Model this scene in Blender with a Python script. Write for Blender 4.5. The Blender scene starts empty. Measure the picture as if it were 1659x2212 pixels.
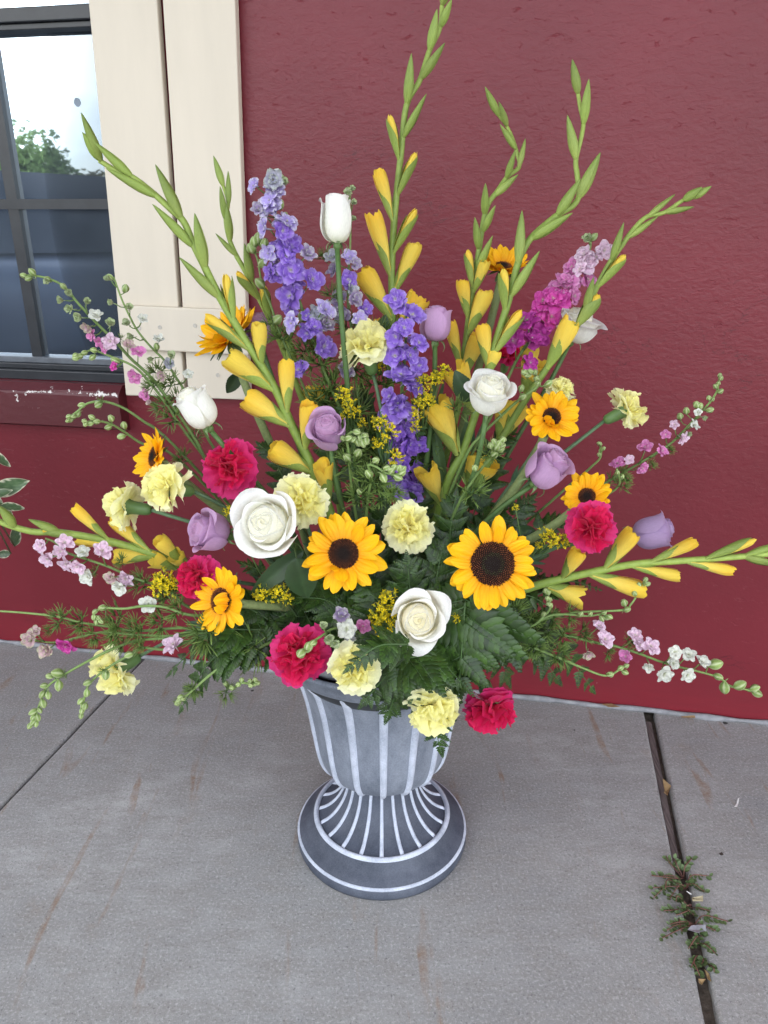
import bpy, math, random
from mathutils import Vector as V, Matrix, noise as MN

# ------------------------------------------------------------------ camera, sky, sun, exposure
scene = bpy.context.scene
COL = scene.collection
FPX = 1660.0                      # focal length in units of a 1659-wide picture
PITCH = math.radians(21.4)
CAM = V((0, 0, 1.1))
cam_data = bpy.data.cameras.new('camera')
cam_data.sensor_fit = 'HORIZONTAL'; cam_data.sensor_width = 36.0; cam_data.lens = 36.0 * FPX / 1659.0
cam_data.clip_start = 0.02; cam_data.clip_end = 600
cam = bpy.data.objects.new('camera', cam_data); COL.objects.link(cam)
cam.location = CAM; cam.rotation_euler = (math.radians(90) - PITCH, 0, 0)
scene.camera = cam

SUN_EL, SUN_AZ = math.radians(52), math.radians(25)       # sun stands behind the building, to the right
world = bpy.data.worlds.new('World'); scene.world = world; world.use_nodes = True
nt = world.node_tree; nt.nodes.clear()
out = nt.nodes.new('ShaderNodeOutputWorld'); bg = nt.nodes.new('ShaderNodeBackground')
sky = nt.nodes.new('ShaderNodeTexSky'); sky.sky_type = 'NISHITA'; sky.sun_disc = False
sky.sun_elevation = SUN_EL; sky.sun_rotation = SUN_AZ
sky.air_density = 1.0; sky.dust_density = 2.0; sky.ozone_density = 1.0
tc = nt.nodes.new('ShaderNodeTexCoord'); mp = nt.nodes.new('ShaderNodeMapping'); mp.inputs['Scale'].default_value = (1, 1, 2.4)
cn = nt.nodes.new('ShaderNodeTexNoise'); cn.inputs['Scale'].default_value = 2.2; cn.inputs['Detail'].default_value = 7; cn.inputs['Roughness'].default_value = 0.55
cr = nt.nodes.new('ShaderNodeValToRGB'); cr.color_ramp.elements[0].position = 0.36; cr.color_ramp.elements[1].position = 0.66
cm = nt.nodes.new('ShaderNodeMix'); cm.data_type = 'RGBA'; cm.inputs['B'].default_value = (10.0, 9.7, 9.2, 1)
ml = nt.nodes.new('ShaderNodeMath'); ml.operation = 'MULTIPLY'; ml.inputs[1].default_value = 0.85
nt.links.new(tc.outputs['Generated'], mp.inputs['Vector']); nt.links.new(mp.outputs['Vector'], cn.inputs['Vector'])
nt.links.new(cn.outputs['Fac'], cr.inputs['Fac']); nt.links.new(cr.outputs['Color'], ml.inputs[0])
nt.links.new(ml.outputs['Value'], cm.inputs['Factor']); nt.links.new(sky.outputs['Color'], cm.inputs['A'])
nt.links.new(cm.outputs['Result'], bg.inputs['Color']); bg.inputs['Strength'].default_value = 0.12
nt.links.new(bg.outputs['Background'], out.inputs['Surface'])

sun_data = bpy.data.lights.new('sun', 'SUN'); sun_data.energy = 3.2; sun_data.angle = math.radians(0.5); sun_data.color = (1.0, 0.95, 0.88)
sun = bpy.data.objects.new('sun', sun_data); COL.objects.link(sun)
sd = V((math.sin(SUN_AZ) * math.cos(SUN_EL), math.cos(SUN_AZ) * math.cos(SUN_EL), math.sin(SUN_EL)))
sun.rotation_euler = sd.to_track_quat('Z', 'Y').to_euler(); sun.location = sd * 20

scene.view_settings.view_transform = 'Standard'; scene.view_settings.look = 'None'
scene.view_settings.gamma = 1.0; scene.view_settings.use_curve_mapping = False
scene.view_settings.exposure = 2.47
scene.render.engine = 'CYCLES'
scene.cycles.use_denoising = True
scene.cycles.max_bounces = 12; scene.cycles.diffuse_bounces = 7; scene.cycles.glossy_bounces = 4
scene.cycles.transparent_max_bounces = 8
scene.cycles.sample_clamp_indirect = 8.0

# ------------------------------------------------------------------ picture <-> place
CP, SP = math.cos(PITCH), math.sin(PITCH)
RT, UP, FW = V((1, 0, 0)), V((0, SP, CP)), V((0, CP, -SP))
def ray(px, py):
    return RT * ((px - 829.5) / FPX) + UP * (-(py - 1106.0) / FPX) + FW
def P(px, py, Y):
    d = ray(px, py); return CAM + d * (Y / d.y)
def S(px, py, Y):
    return (P(px, py, Y) - CAM).dot(FW) / FPX          # metres per picture unit there
def ground(px, py, z=0.0):
    d = ray(px, py); return CAM + d * ((z - CAM.z) / d.z)
def FC(r, u, t):
    return (RT * r + UP * u - FW * t).normalized()      # right, up, towards the viewer
ZR = {'1': (0, 0, 1.659), '2': (900, 500, 1.8433), '3': (1700, 200, 1.5082), '4': (0, 1000, 1.8433), '5': (800, 1150, 1.8433),
      '6': (1600, 1200, 2.0738), '7': (2224, 1200, 2.0738), 'A': (0, 1800, 1.8433), 'B': (700, 1900, 1.8433), 'C': (1400, 1900, 1.8433),
      'D': (2124, 1900, 1.8433), 'E': (1100, 2550, 1.8433), 'F': (2300, 2700, 1.660), 'G': (0, 2700, 1.3825), 'H': (1300, 1550, 3.318),
      'd': (0, 0, 1 / 1.8228)}
def zz(k, x, y):
    o = ZR[k]; return ((o[0] + x / o[2]) / 1.8228, (o[1] + y / o[2]) / 1.8228)
def zs(k):
    return 1 / ZR[k][2] / 1.8228

# ------------------------------------------------------------------ mesh helpers
class MB:
    def __init__(s): s.v = []; s.f = []; s.c = []; s.m = []
    def grid(s, fn, nu, nv, mat=0, wrap=False):
        o = len(s.v)
        for j in range(nv + 1):
            for i in range(nu if wrap else nu + 1):
                p, c = fn(i / nu, j / nv); s.v.append(tuple(p)); s.c.append((c[0], c[1], c[2], 1))
        w = nu if wrap else nu + 1
        for j in range(nv):
            for i in range(nu):
                i2 = (i + 1) % w if wrap else i + 1
                s.f.append((o + j * w + i, o + j * w + i2, o + (j + 1) * w + i2, o + (j + 1) * w + i)); s.m.append(mat)
    def poly(s, pts, faces, col=(.5, .5, .5), mat=0):
        o = len(s.v); s.v += [tuple(p) for p in pts]; s.c += [(col[0], col[1], col[2], 1)] * len(pts)
        for f in faces: s.f.append(tuple(o + i for i in f)); s.m.append(mat)
    def box(s, a, b, col=(.5, .5, .5), mat=0):
        (x0, y0, z0), (x1, y1, z1) = a, b
        s.poly([(x0, y0, z0), (x1, y0, z0), (x1, y1, z0), (x0, y1, z0), (x0, y0, z1), (x1, y0, z1), (x1, y1, z1), (x0, y1, z1)],
               [(0, 3, 2, 1), (4, 5, 6, 7), (0, 1, 5, 4), (1, 2, 6, 5), (2, 3, 7, 6), (3, 0, 4, 7)], col, mat)
    def tube(s, pts, rads, n=6, col=(.2, .3, .1), col2=None, cap=True, mat=0):
        o = len(s.v); N = len(pts); t0 = (pts[1] - pts[0]).normalized()
        x = t0.orthogonal().normalized()
        for k in range(N):
            t = (pts[min(k + 1, N - 1)] - pts[max(k - 1, 0)]).normalized()
            x = (x - t * x.dot(t)).normalized(); y = t.cross(x)
            r = rads[k] if isinstance(rads, (list, tuple)) else rads
            q = k / (N - 1); c = col if col2 is None else [col[i] * (1 - q) + col2[i] * q for i in range(3)]
            for i in range(n):
                a = 2 * math.pi * i / n; p = pts[k] + (x * math.cos(a) + y * math.sin(a)) * r
                s.v.append(tuple(p)); s.c.append((c[0], c[1], c[2], 1))
        for k in range(N - 1):
            for i in range(n):
                j = (i + 1) % n
                s.f.append((o + k * n + i, o + k * n + j, o + (k + 1) * n + j, o + (k + 1) * n + i)); s.m.append(mat)
        if cap:
            s.f.append(tuple(o + i for i in range(n))[::-1]); s.m.append(mat)
            s.f.append(tuple(o + (N - 1) * n + i for i in range(n))); s.m.append(mat)
    def ell(s, c, ax, rx, rz, col, col2=None, nu=8, nv=5, mat=0):
        B = basis(ax)
        def fn(u, v):
            a = 2 * math.pi * u; th = math.pi * (1 - v)
            st = max(math.sin(th), 0.02)
            p = c + B @ V((rx * st * math.cos(a), rx * st * math.sin(a), rz * math.cos(th)))
            cc = col if col2 is None else [col[i] * (1 - v) + col2[i] * v for i in range(3)]
            return p, cc
        s.grid(fn, nu, nv, mat, wrap=True)
    def xf(s, M):
        s.v = [tuple(M @ V(p)) for p in s.v]; return s
    def mesh(s, name, mats, smooth=True):
        me = bpy.data.meshes.new(name); me.from_pydata(s.v, [], s.f)
        ca = me.color_attributes.new('Col', 'FLOAT_COLOR', 'POINT')
        ca.data.foreach_set('color', [x for c in s.c for x in c])
        for m in (mats if isinstance(mats, (list, tuple)) else [mats]): me.materials.append(m)
        if any(s.m): me.polygons.foreach_set('material_index', s.m)
        me.polygons.foreach_set('use_smooth', [smooth] * len(me.polygons)); me.update()
        return me

def basis(axis, roll=0.0):
    z = axis.normalized(); h = V((0, 0, 1)) if abs(z.z) < 0.95 else V((0, 1, 0))
    x = h.cross(z).normalized(); y = z.cross(x)
    c, s = math.cos(roll), math.sin(roll)
    return Matrix((x * c + y * s, y * c - x * s, z)).transposed()
def basis_out(axis, outv, flip=1):
    z = axis.normalized(); x = outv - z * outv.dot(z)
    if x.length < 1e-5: x = z.orthogonal()
    x = x.normalized() * flip; return Matrix((x, z.cross(x), z)).transposed()
def mat4(B, loc, sx=1.0, sy=None, sz=None):
    sy = sx if sy is None else sy; sz = sx if sz is None else sz
    M = (B @ Matrix.Diagonal((sx, sy, sz))).to_4x4(); M.translation = loc; return M
def catmull(pts, per=6):
    p = [pts[0] * 2 - pts[1]] + list(pts) + [pts[-1] * 2 - pts[-2]]; o = []
    for i in range(1, len(p) - 2):
        a, b, c, d = p[i - 1], p[i], p[i + 1], p[i + 2]
        for k in range(per):
            t = k / per
            o.append(0.5 * ((2 * b) + (c - a) * t + (2 * a - 5 * b + 4 * c - d) * t * t + (-a + 3 * b - 3 * c + d) * t ** 3))
    o.append(pts[-1].copy()); return o
def lerp(a, b, t): return a + (b - a) * t
def mixc(a, b, t): return tuple(a[i] * (1 - t) + b[i] * t for i in range(3))
def prof(pts, v):
    n = len(pts) - 1; x = min(max(v, 0), 1) * n; i = min(int(x), n - 1); t = x - i
    q = lambda k: pts[min(max(k, 0), n)]
    o = []
    for d in range(2):
        a, b, c, e = q(i - 1)[d], q(i)[d], q(i + 1)[d], q(i + 2)[d]
        o.append(0.5 * (2 * b + (c - a) * t + (2 * a - 5 * b + 4 * c - e) * t * t + (-a + 3 * b - 3 * c + e) * t ** 3))
    return o

# ------------------------------------------------------------------ object helpers
def tag(o, label=None, cat=None, group=None, kind=None):
    if label: o['label'] = label
    if cat: o['category'] = cat
    if group: o['group'] = group
    if kind: o['kind'] = kind
    return o
def thing(name, label, cat, loc, group=None):
    o = bpy.data.objects.new(name, None); COL.objects.link(o); o.location = loc; o.empty_display_size = 0.02
    return tag(o, label, cat, group)
def part(name, me, root, M=None):
    o = bpy.data.objects.new(name, me); COL.objects.link(o); o.parent = root
    T = Matrix.Translation(-root_loc(root))
    o.matrix_basis = T @ (M if M is not None else Matrix.Identity(4)); return o
def root_loc(o):
    L = V(o.location)
    while o.parent is not None: o = o.parent; L = L + V(o.location)
    return L
def single(name, me, label=None, cat=None, group=None, kind=None):
    o = bpy.data.objects.new(name, me); COL.objects.link(o); return tag(o, label, cat, group, kind)

# ------------------------------------------------------------------ materials
def new_mat(name):
    m = bpy.data.materials.new(name); m.use_nodes = True; n = m.node_tree; n.nodes.clear()
    o = n.nodes.new('ShaderNodeOutputMaterial'); return m, n, o
def nd(n, t, **k):
    x = n.nodes.new(t)
    for a, b in k.items():
        if a in x.inputs: x.inputs[a].default_value = b
        else: setattr(x, a, b)
    return x
def plant(name, rough=0.5, tr=0.25, spec=0.4, var=0.14, scale=90, bump=0.0, stretch=(1, 1, 1), sheen=0.0):
    m, n, o = new_mat(name); L = n.links.new
    at = nd(n, 'ShaderNodeAttribute', attribute_name='Col'); tc = nd(n, 'ShaderNodeTexCoord')
    oi = nd(n, 'ShaderNodeObjectInfo'); mp = nd(n, 'ShaderNodeMapping'); mp.inputs['Scale'].default_value = stretch
    L(tc.outputs['Object'], mp.inputs['Vector'])
    ns = nd(n, 'ShaderNodeTexNoise', Scale=scale, Detail=4.0, Roughness=0.6); L(mp.outputs['Vector'], ns.inputs['Vector'])
    r1 = nd(n, 'ShaderNodeMapRange'); r1.inputs['From Min'].default_value = .25; r1.inputs['From Max'].default_value = .75
    r1.inputs['To Min'].default_value = 1 - var; r1.inputs['To Max'].default_value = 1 + var; L(ns.outputs['Fac'], r1.inputs['Value'])
    r2 = nd(n, 'ShaderNodeMapRange'); r2.inputs['To Min'].default_value = 1 - var * .6; r2.inputs['To Max'].default_value = 1 + var * .6; L(oi.outputs['Random'], r2.inputs['Value'])
    mu = nd(n, 'ShaderNodeMath', operation='MULTIPLY'); L(r1.outputs[0], mu.inputs[0]); L(r2.outputs[0], mu.inputs[1])
    hs = nd(n, 'ShaderNodeHueSaturation'); L(at.outputs['Color'], hs.inputs['Color']); L(mu.outputs[0], hs.inputs['Value'])
    b = nd(n, 'ShaderNodeBsdfPrincipled', Roughness=rough); b.inputs['Specular IOR Level'].default_value = spec
    L(hs.outputs['Color'], b.inputs['Base Color'])
    if sheen: b.inputs['Sheen Weight'].default_value = sheen
    if bump:
        bp = nd(n, 'ShaderNodeBump', Strength=bump, Distance=0.002); L(ns.outputs['Fac'], bp.inputs['Height']); L(bp.outputs['Normal'], b.inputs['Normal'])
    if tr > 0:
        t = nd(n, 'ShaderNodeBsdfTranslucent'); L(hs.outputs['Color'], t.inputs['Color'])
        mx = nd(n, 'ShaderNodeMixShader', Fac=tr); L(b.outputs[0], mx.inputs[1]); L(t.outputs[0], mx.inputs[2]); L(mx.outputs[0], o.inputs['Surface'])
    else: L(b.outputs[0], o.inputs['Surface'])
    return m
M_PETAL = plant('petal', rough=0.55, tr=0.40, spec=0.22, var=0.09, scale=5, sheen=0.1, bump=.16, stretch=(3.5, 3.5, .8))
M_SUNP = plant('sunflower_petal', rough=0.55, tr=0.2, spec=0.25, var=0.10, scale=3, stretch=(1, 9, 1))
M_FLOR = plant('floret', rough=0.6, tr=0.25, spec=0.2, var=0.15, scale=3)
M_STEM = plant('stem', rough=0.5, tr=0.0, spec=0.3, var=0.18, scale=120)
M_BRACT = plant('bract', rough=0.45, tr=0.15, spec=0.35, var=0.24, scale=5, stretch=(4, 4, .5), bump=.3)
M_LEAF = plant('leaf', rough=0.45, tr=0.12, spec=0.35, var=0.2, scale=4)
M_FERN = plant('fern', rough=0.40, tr=0.08, spec=0.42, var=0.35, scale=9)
M_DISC = plant('seed_disc', rough=0.85, tr=0.0, spec=0.15, var=0.3, scale=20)
M_WOODY = plant('rough_stem', rough=0.7, tr=0.0, spec=0.25, var=0.25, scale=200, bump=0.4)

def urn_paint(name, dark, light, amount, scale=14):
    m, n, o = new_mat(name); L = n.links.new
    tc = nd(n, 'ShaderNodeTexCoord'); mp = nd(n, 'ShaderNodeMapping'); mp.inputs['Scale'].default_value = (1, 1, .55); L(tc.outputs['Object'], mp.inputs['Vector'])
    a = nd(n, 'ShaderNodeTexNoise', Scale=scale, Detail=8.0, Roughness=.68); L(mp.outputs[0], a.inputs['Vector'])
    g = nd(n, 'ShaderNodeTexNoise', Scale=420.0, Detail=3.0, Roughness=.7); L(tc.outputs['Object'], g.inputs['Vector'])
    ad = nd(n, 'ShaderNodeMath', operation='MULTIPLY_ADD'); ad.inputs[1].default_value = .45; L(g.outputs['Fac'], ad.inputs[0]); L(a.outputs['Fac'], ad.inputs[2])
    r = nd(n, 'ShaderNodeMapRange'); r.inputs['From Min'].default_value = .48; r.inputs['From Max'].default_value = 1.0; r.inputs['To Max'].default_value = amount; L(ad.outputs[0], r.inputs['Value'])
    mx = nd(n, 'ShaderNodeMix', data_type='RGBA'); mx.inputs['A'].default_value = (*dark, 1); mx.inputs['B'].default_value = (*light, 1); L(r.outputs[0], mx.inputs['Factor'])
    b = nd(n, 'ShaderNodeBsdfPrincipled', Roughness=.6); b.inputs['Specular IOR Level'].default_value = .35; L(mx.outputs['Result'], b.inputs['Base Color'])
    bp = nd(n, 'ShaderNodeBump', Strength=.18, Distance=.001); L(g.outputs['Fac'], bp.inputs['Height']); L(bp.outputs[0], b.inputs['Normal'])
    L(b.outputs[0], o.inputs['Surface']); return m
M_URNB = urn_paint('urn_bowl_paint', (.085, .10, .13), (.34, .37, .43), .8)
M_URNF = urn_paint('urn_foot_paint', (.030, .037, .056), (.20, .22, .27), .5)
M_URNL = urn_paint('urn_rib_whitewash', (.27, .30, .37), (.66, .70, .80), 1.0, 26)
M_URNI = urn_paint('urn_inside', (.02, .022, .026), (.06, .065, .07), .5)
M_LINER = urn_paint('grey_liner', (.10, .11, .12), (.42, .44, .46), .9, 40)

def simple(name, col, rough=.6, spec=.4, scale=20, var=.2, bump=0, stretch=(1, 1, 1), metal=0):
    m, n, o = new_mat(name); L = n.links.new
    tc = nd(n, 'ShaderNodeTexCoord'); mp = nd(n, 'ShaderNodeMapping'); mp.inputs['Scale'].default_value = stretch; L(tc.outputs['Object'], mp.inputs['Vector'])
    a = nd(n, 'ShaderNodeTexNoise', Scale=scale, Detail=7.0, Roughness=.62); L(mp.outputs[0], a.inputs['Vector'])
    r = nd(n, 'ShaderNodeMapRange'); r.inputs['From Min'].default_value = .25; r.inputs['From Max'].default_value = .75; r.inputs['To Min'].default_value = 1 - var; r.inputs['To Max'].default_value = 1 + var; L(a.outputs['Fac'], r.inputs['Value'])
    h = nd(n, 'ShaderNodeHueSaturation'); h.inputs['Color'].default_value = (*col, 1); L(r.outputs[0], h.inputs['Value'])
    b = nd(n, 'ShaderNodeBsdfPrincipled', Roughness=rough, Metallic=metal); b.inputs['Specular IOR Level'].default_value = spec; L(h.outputs[0], b.inputs['Base Color'])
    if bump:
        bp = nd(n, 'ShaderNodeBump', Strength=bump, Distance=.004); L(a.outputs['Fac'], bp.inputs['Height']); L(bp.outputs[0], b.inputs['Normal'])
    L(b.outputs[0], o.inputs['Surface']); return m

def stucco():
    m, n, o = new_mat('red_stucco'); L = n.links.new
    tc = nd(n, 'ShaderNodeTexCoord'); mp = nd(n, 'ShaderNodeMapping'); mp.inputs['Scale'].default_value = (.62, 1, 1); L(tc.outputs['Object'], mp.inputs['Vector'])
    big = nd(n, 'ShaderNodeTexNoise', Scale=1.3, Detail=4.0, Roughness=.55); L(tc.outputs['Object'], big.inputs['Vector'])
    f1 = nd(n, 'ShaderNodeTexNoise', Scale=66.0, Detail=6.0, Roughness=.62); f1.inputs['Distortion'].default_value = .35; L(mp.outputs[0], f1.inputs['Vector'])
    f2 = nd(n, 'ShaderNodeTexNoise', Scale=140.0, Detail=4.0, Roughness=.6); L(mp.outputs[0], f2.inputs['Vector'])
    mp2 = nd(n, 'ShaderNodeMapping'); mp2.inputs['Scale'].default_value = (.35, 1, 1); L(tc.outputs['Object'], mp2.inputs['Vector'])
    pit = nd(n, 'ShaderNodeTexNoise', Scale=115.0, Detail=5.0, Roughness=.6); pit.inputs['Distortion'].default_value = .9; L(mp2.outputs[0], pit.inputs['Vector'])
    pr = nd(n, 'ShaderNodeMapRange'); pr.inputs['From Min'].default_value = .30; pr.inputs['From Max'].default_value = .36; L(pit.outputs['Fac'], pr.inputs['Value'])
    # the plaster is rough above and smooth near the ground
    sx = nd(n, 'ShaderNodeSeparateXYZ'); L(tc.outputs['Object'], sx.inputs[0])
    rg = nd(n, 'ShaderNodeMapRange'); rg.inputs['From Min'].default_value = .25; rg.inputs['From Max'].default_value = .75; rg.inputs['To Min'].default_value = .22; L(sx.outputs['Z'], rg.inputs['Value'])
    a1 = nd(n, 'ShaderNodeMath', operation='MULTIPLY_ADD'); a1.inputs[1].default_value = .45; L(f2.outputs['Fac'], a1.inputs[0]); L(f1.outputs['Fac'], a1.inputs[2])
    a2 = nd(n, 'ShaderNodeMath', operation='MULTIPLY_ADD'); a2.inputs[1].default_value = .55; L(pr.outputs[0], a2.inputs[0]); L(a1.outputs[0], a2.inputs[2])
    a3 = nd(n, 'ShaderNodeMath', operation='MULTIPLY'); L(a2.outputs[0], a3.inputs[0]); L(rg.outputs[0], a3.inputs[1])
    bp = nd(n, 'ShaderNodeBump', Strength=.46, Distance=.0034); L(a3.outputs[0], bp.inputs['Height'])
    ck = nd(n, 'ShaderNodeTexNoise', Scale=2.6, Detail=7.0, Roughness=.62); ck.inputs['Distortion'].default_value = .4
    mp4 = nd(n, 'ShaderNodeMapping'); mp4.inputs['Scale'].default_value = (.45, 1, 1.25); L(tc.outputs['Object'], mp4.inputs['Vector']); L(mp4.outputs[0], ck.inputs['Vector'])
    cs_ = nd(n, 'ShaderNodeMath', operation='SUBTRACT'); cs_.inputs[1].default_value = .55; L(ck.outputs['Fac'], cs_.inputs[0]); ca_ = nd(n, 'ShaderNodeMath', operation='ABSOLUTE'); L(cs_.outputs[0], ca_.inputs[0])
    ckr = nd(n, 'ShaderNodeMapRange'); ckr.inputs['From Min'].default_value = .0; ckr.inputs['From Max'].default_value = .0028; ckr.inputs['To Min'].default_value = 1; ckr.inputs['To Max'].default_value = 0; L(ca_.outputs[0], ckr.inputs['Value'])
    ckm = nd(n, 'ShaderNodeTexNoise', Scale=3.1, Detail=2.0); L(tc.outputs['Object'], ckm.inputs['Vector']); ckn = nd(n, 'ShaderNodeMapRange'); ckn.inputs['From Min'].default_value = .52; ckn.inputs['From Max'].default_value = .6; L(ckm.outputs['Fac'], ckn.inputs['Value'])
    ckf = nd(n, 'ShaderNodeMath', operation='MULTIPLY'); L(ckr.outputs[0], ckf.inputs[0]); L(ckn.outputs[0], ckf.inputs[1]); ckg = nd(n, 'ShaderNodeMath', operation='MULTIPLY'); ckg.inputs[1].default_value = .55; L(ckf.outputs[0], ckg.inputs[0])
    # colour: two coats of red, the newer one brighter low down with brush marks, small white chips
    rb = nd(n, 'ShaderNodeMapRange'); rb.inputs['From Min'].default_value = .35; rb.inputs['From Max'].default_value = .65; L(big.outputs['Fac'], rb.inputs['Value'])
    c1 = nd(n, 'ShaderNodeMix', data_type='RGBA'); c1.inputs['A'].default_value = (.130, .0112, .0180, 1); c1.inputs['B'].default_value = (.176, .0165, .0262, 1); L(rb.outputs[0], c1.inputs['Factor'])
    mp3 = nd(n, 'ShaderNodeMapping'); mp3.inputs['Scale'].default_value = (3, 3, 26); L(tc.outputs['Object'], mp3.inputs['Vector'])
    br = nd(n, 'ShaderNodeTexNoise', Scale=3.0, Detail=5.0, Roughness=.65); L(mp3.outputs[0], br.inputs['Vector'])
    lz = nd(n, 'ShaderNodeMapRange'); lz.inputs['From Min'].default_value = .0; lz.inputs['From Max'].default_value = .13; lz.inputs['To Min'].default_value = .75; lz.inputs['To Max'].default_value = 0; L(sx.outputs['Z'], lz.inputs['Value'])
    bm = nd(n, 'ShaderNodeMath', operation='MULTIPLY'); L(lz.outputs[0], bm.inputs[0]); L(br.outputs['Fac'], bm.inputs[1])
    c2 = nd(n, 'ShaderNodeMix', data_type='RGBA'); c2.inputs['B'].default_value = (.27, .018, .030, 1); L(bm.outputs[0], c2.inputs['Factor']); L(c1.outputs['Result'], c2.inputs['A'])
    ch = nd(n, 'ShaderNodeTexNoise', Scale=75.0, Detail=2.0); L(tc.outputs['Object'], ch.inputs['Vector'])
    cr_ = nd(n, 'ShaderNodeMapRange'); cr_.inputs['From Min'].default_value = .795; cr_.inputs['From Max'].default_value = .81; L(ch.outputs['Fac'], cr_.inputs['Value'])
    c3 = nd(n, 'ShaderNodeMix', data_type='RGBA'); c3.inputs['B'].default_value = (.6, .55, .52, 1); L(cr_.outputs[0], c3.inputs['Factor']); L(c2.outputs['Result'], c3.inputs['A'])
    c4 = nd(n, 'ShaderNodeMix', data_type='RGBA'); c4.inputs['B'].default_value = (.03, .006, .008, 1); L(ckg.outputs[0], c4.inputs['Factor']); L(c3.outputs['Result'], c4.inputs['A'])
    b = nd(n, 'ShaderNodeBsdfPrincipled', Roughness=.42); b.inputs['Specular IOR Level'].default_value = .40
    L(c4.outputs['Result'], b.inputs['Base Color']); L(bp.outputs[0], b.inputs['Normal']); L(b.outputs[0], o.inputs['Surface']); return m
M_STUCCO = stucco()

def sill_paint():
    m, n, o = new_mat('red_sill_paint'); L = n.links.new
    tc = nd(n, 'ShaderNodeTexCoord'); at = nd(n, 'ShaderNodeAttribute', attribute_name='Col')
    ns = nd(n, 'ShaderNodeTexNoise', Scale=34.0, Detail=6.0, Roughness=.7); L(tc.outputs['Object'], ns.inputs['Vector'])
    ad = nd(n, 'ShaderNodeMath', operation='MULTIPLY_ADD'); ad.inputs[1].default_value = .22; L(at.outputs['Fac'], ad.inputs[0]); L(ns.outputs['Fac'], ad.inputs[2])
    r = nd(n, 'ShaderNodeMapRange'); r.inputs['From Min'].default_value = .735; r.inputs['From Max'].default_value = .75; L(ad.outputs[0], r.inputs['Value'])
    c = nd(n, 'ShaderNodeMix', data_type='RGBA'); c.inputs['A'].default_value = (.085, .011, .015, 1); c.inputs['B'].default_value = (.66, .62, .58, 1); L(r.outputs[0], c.inputs['Factor'])
    f = nd(n, 'ShaderNodeTexNoise', Scale=60.0, Detail=5.0); L(tc.outputs['Object'], f.inputs['Vector'])
    bp = nd(n, 'ShaderNodeBump', Strength=.3, Distance=.004); L(f.outputs['Fac'], bp.inputs['Height'])
    b = nd(n, 'ShaderNodeBsdfPrincipled', Roughness=.45); L(c.outputs['Result'], b.inputs['Base Color']); L(bp.outputs[0], b.inputs['Normal']); L(b.outputs[0], o.inputs['Surface']); return m
M_SILL = sill_paint()

def concrete():
    m, n, o = new_mat('sidewalk_concrete'); L = n.links.new
    tc = nd(n, 'ShaderNodeTexCoord'); X = tc.outputs['Object']
    def N(s, d, r, st=None, rot=0, dist=0):
        x = nd(n, 'ShaderNodeTexNoise', Scale=s, Detail=d, Roughness=r); x.inputs['Distortion'].default_value = dist
        if st:
            mp = nd(n, 'ShaderNodeMapping'); mp.inputs['Scale'].default_value = st; mp.inputs['Rotation'].default_value = (0, 0, rot); L(X, mp.inputs['Vector']); L(mp.outputs[0], x.inputs['Vector'])
        else: L(X, x.inputs['Vector'])
        return x.outputs['Fac']
    def MR(i, a, b, c=0., d=1.):
        r = nd(n, 'ShaderNodeMapRange'); r.inputs['From Min'].default_value = a; r.inputs['From Max'].default_value = b; r.inputs['To Min'].default_value = c; r.inputs['To Max'].default_value = d; L(i, r.inputs['Value']); return r.outputs[0]
    def MIX(f, a, b):
        x = nd(n, 'ShaderNodeMix', data_type='RGBA'); L(f, x.inputs['Factor'])
        for k, q in (('A', a), ('B', b)):
            if isinstance(q, tuple): x.inputs[k].default_value = (*q, 1)
            else: L(q, x.inputs[k])
        return x.outputs['Result']
    def MUL(a, b):
        x = nd(n, 'ShaderNodeMath', operation='MULTIPLY'); L(a, x.inputs[0])
        if isinstance(b, float): x.inputs[1].default_value = b
        else: L(b, x.inputs[1])
        return x.outputs[0]
    base = MIX(MR(N(3.0, 6, .6), .3, .7), (.225, .227, .228), (.400, .398, .390))
    base = MIX(MR(N(1.4, 5, .6), .40, .62, 0, .6), base, (.205, .204, .203))
    base = MIX(MR(N(13.0, 7, .75, (1, 2.2, 1)), .40, .62, 0, .85), base, (.245, .236, .224))
    base = MIX(MR(N(190.0, 3, .85), .50, .70, 0, .7), base, (.50, .495, .49))         # sand grains
    base = MIX(MR(N(210.0, 3, .8), .57, .68, 0, .8), base, (.10, .10, .104))
    streak = MUL(MR(N(1.0, 4, .6, (26, 3.4, 1), .12, .7), .60, .68), MR(N(2.2, 3, .5), .38, .54))
    streak = MUL(streak, MR(N(36.0, 4, .65), .3, .62))
    base = MIX(MUL(streak, .62), base, (.23, .13, .065))                                # rust streaks
    blot = MUL(MR(N(7.0, 5, .6, (1.6, 1, 1)), .60, .74), MR(N(50.0, 3, .6), .35, .65))
    base = MIX(MUL(blot, .30), base, (.28, .19, .12))
    base = MIX(MR(N(26.0, 2, .5), .755, .77), base, (.05, .048, .045))                 # dark specks
    b = nd(n, 'ShaderNodeBsdfPrincipled', Roughness=.82); b.inputs['Specular IOR Level'].default_value = .3; L(base, b.inputs['Base Color'])
    h = nd(n, 'ShaderNodeMath', operation='ADD'); L(MUL(N(210.0, 4, .7), .5), h.inputs[0]); L(MUL(N(7.0, 6, .6, (1, 3, 1), .5, 1.2), .8), h.inputs[1])
    bp = nd(n, 'ShaderNodeBump', Strength=.35, Distance=.004); L(h.outputs[0], bp.inputs['Height']); L(bp.outputs[0], b.inputs['Normal'])
    L(b.outputs[0], o.inputs['Surface']); return m
M_CONC = concrete()
M_SOIL = simple('joint_soil', (.10, .082, .066), .95, .1, 90, .5, .8)
M_STRIP = simple('weathered_wood', (.13, .105, .10), .85, .2, 30, .5, .7, (9, .35, 9))
M_CAULK = simple('caulk', (.26, .26, .275), .7, .3, 40, .35, .3)
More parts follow.
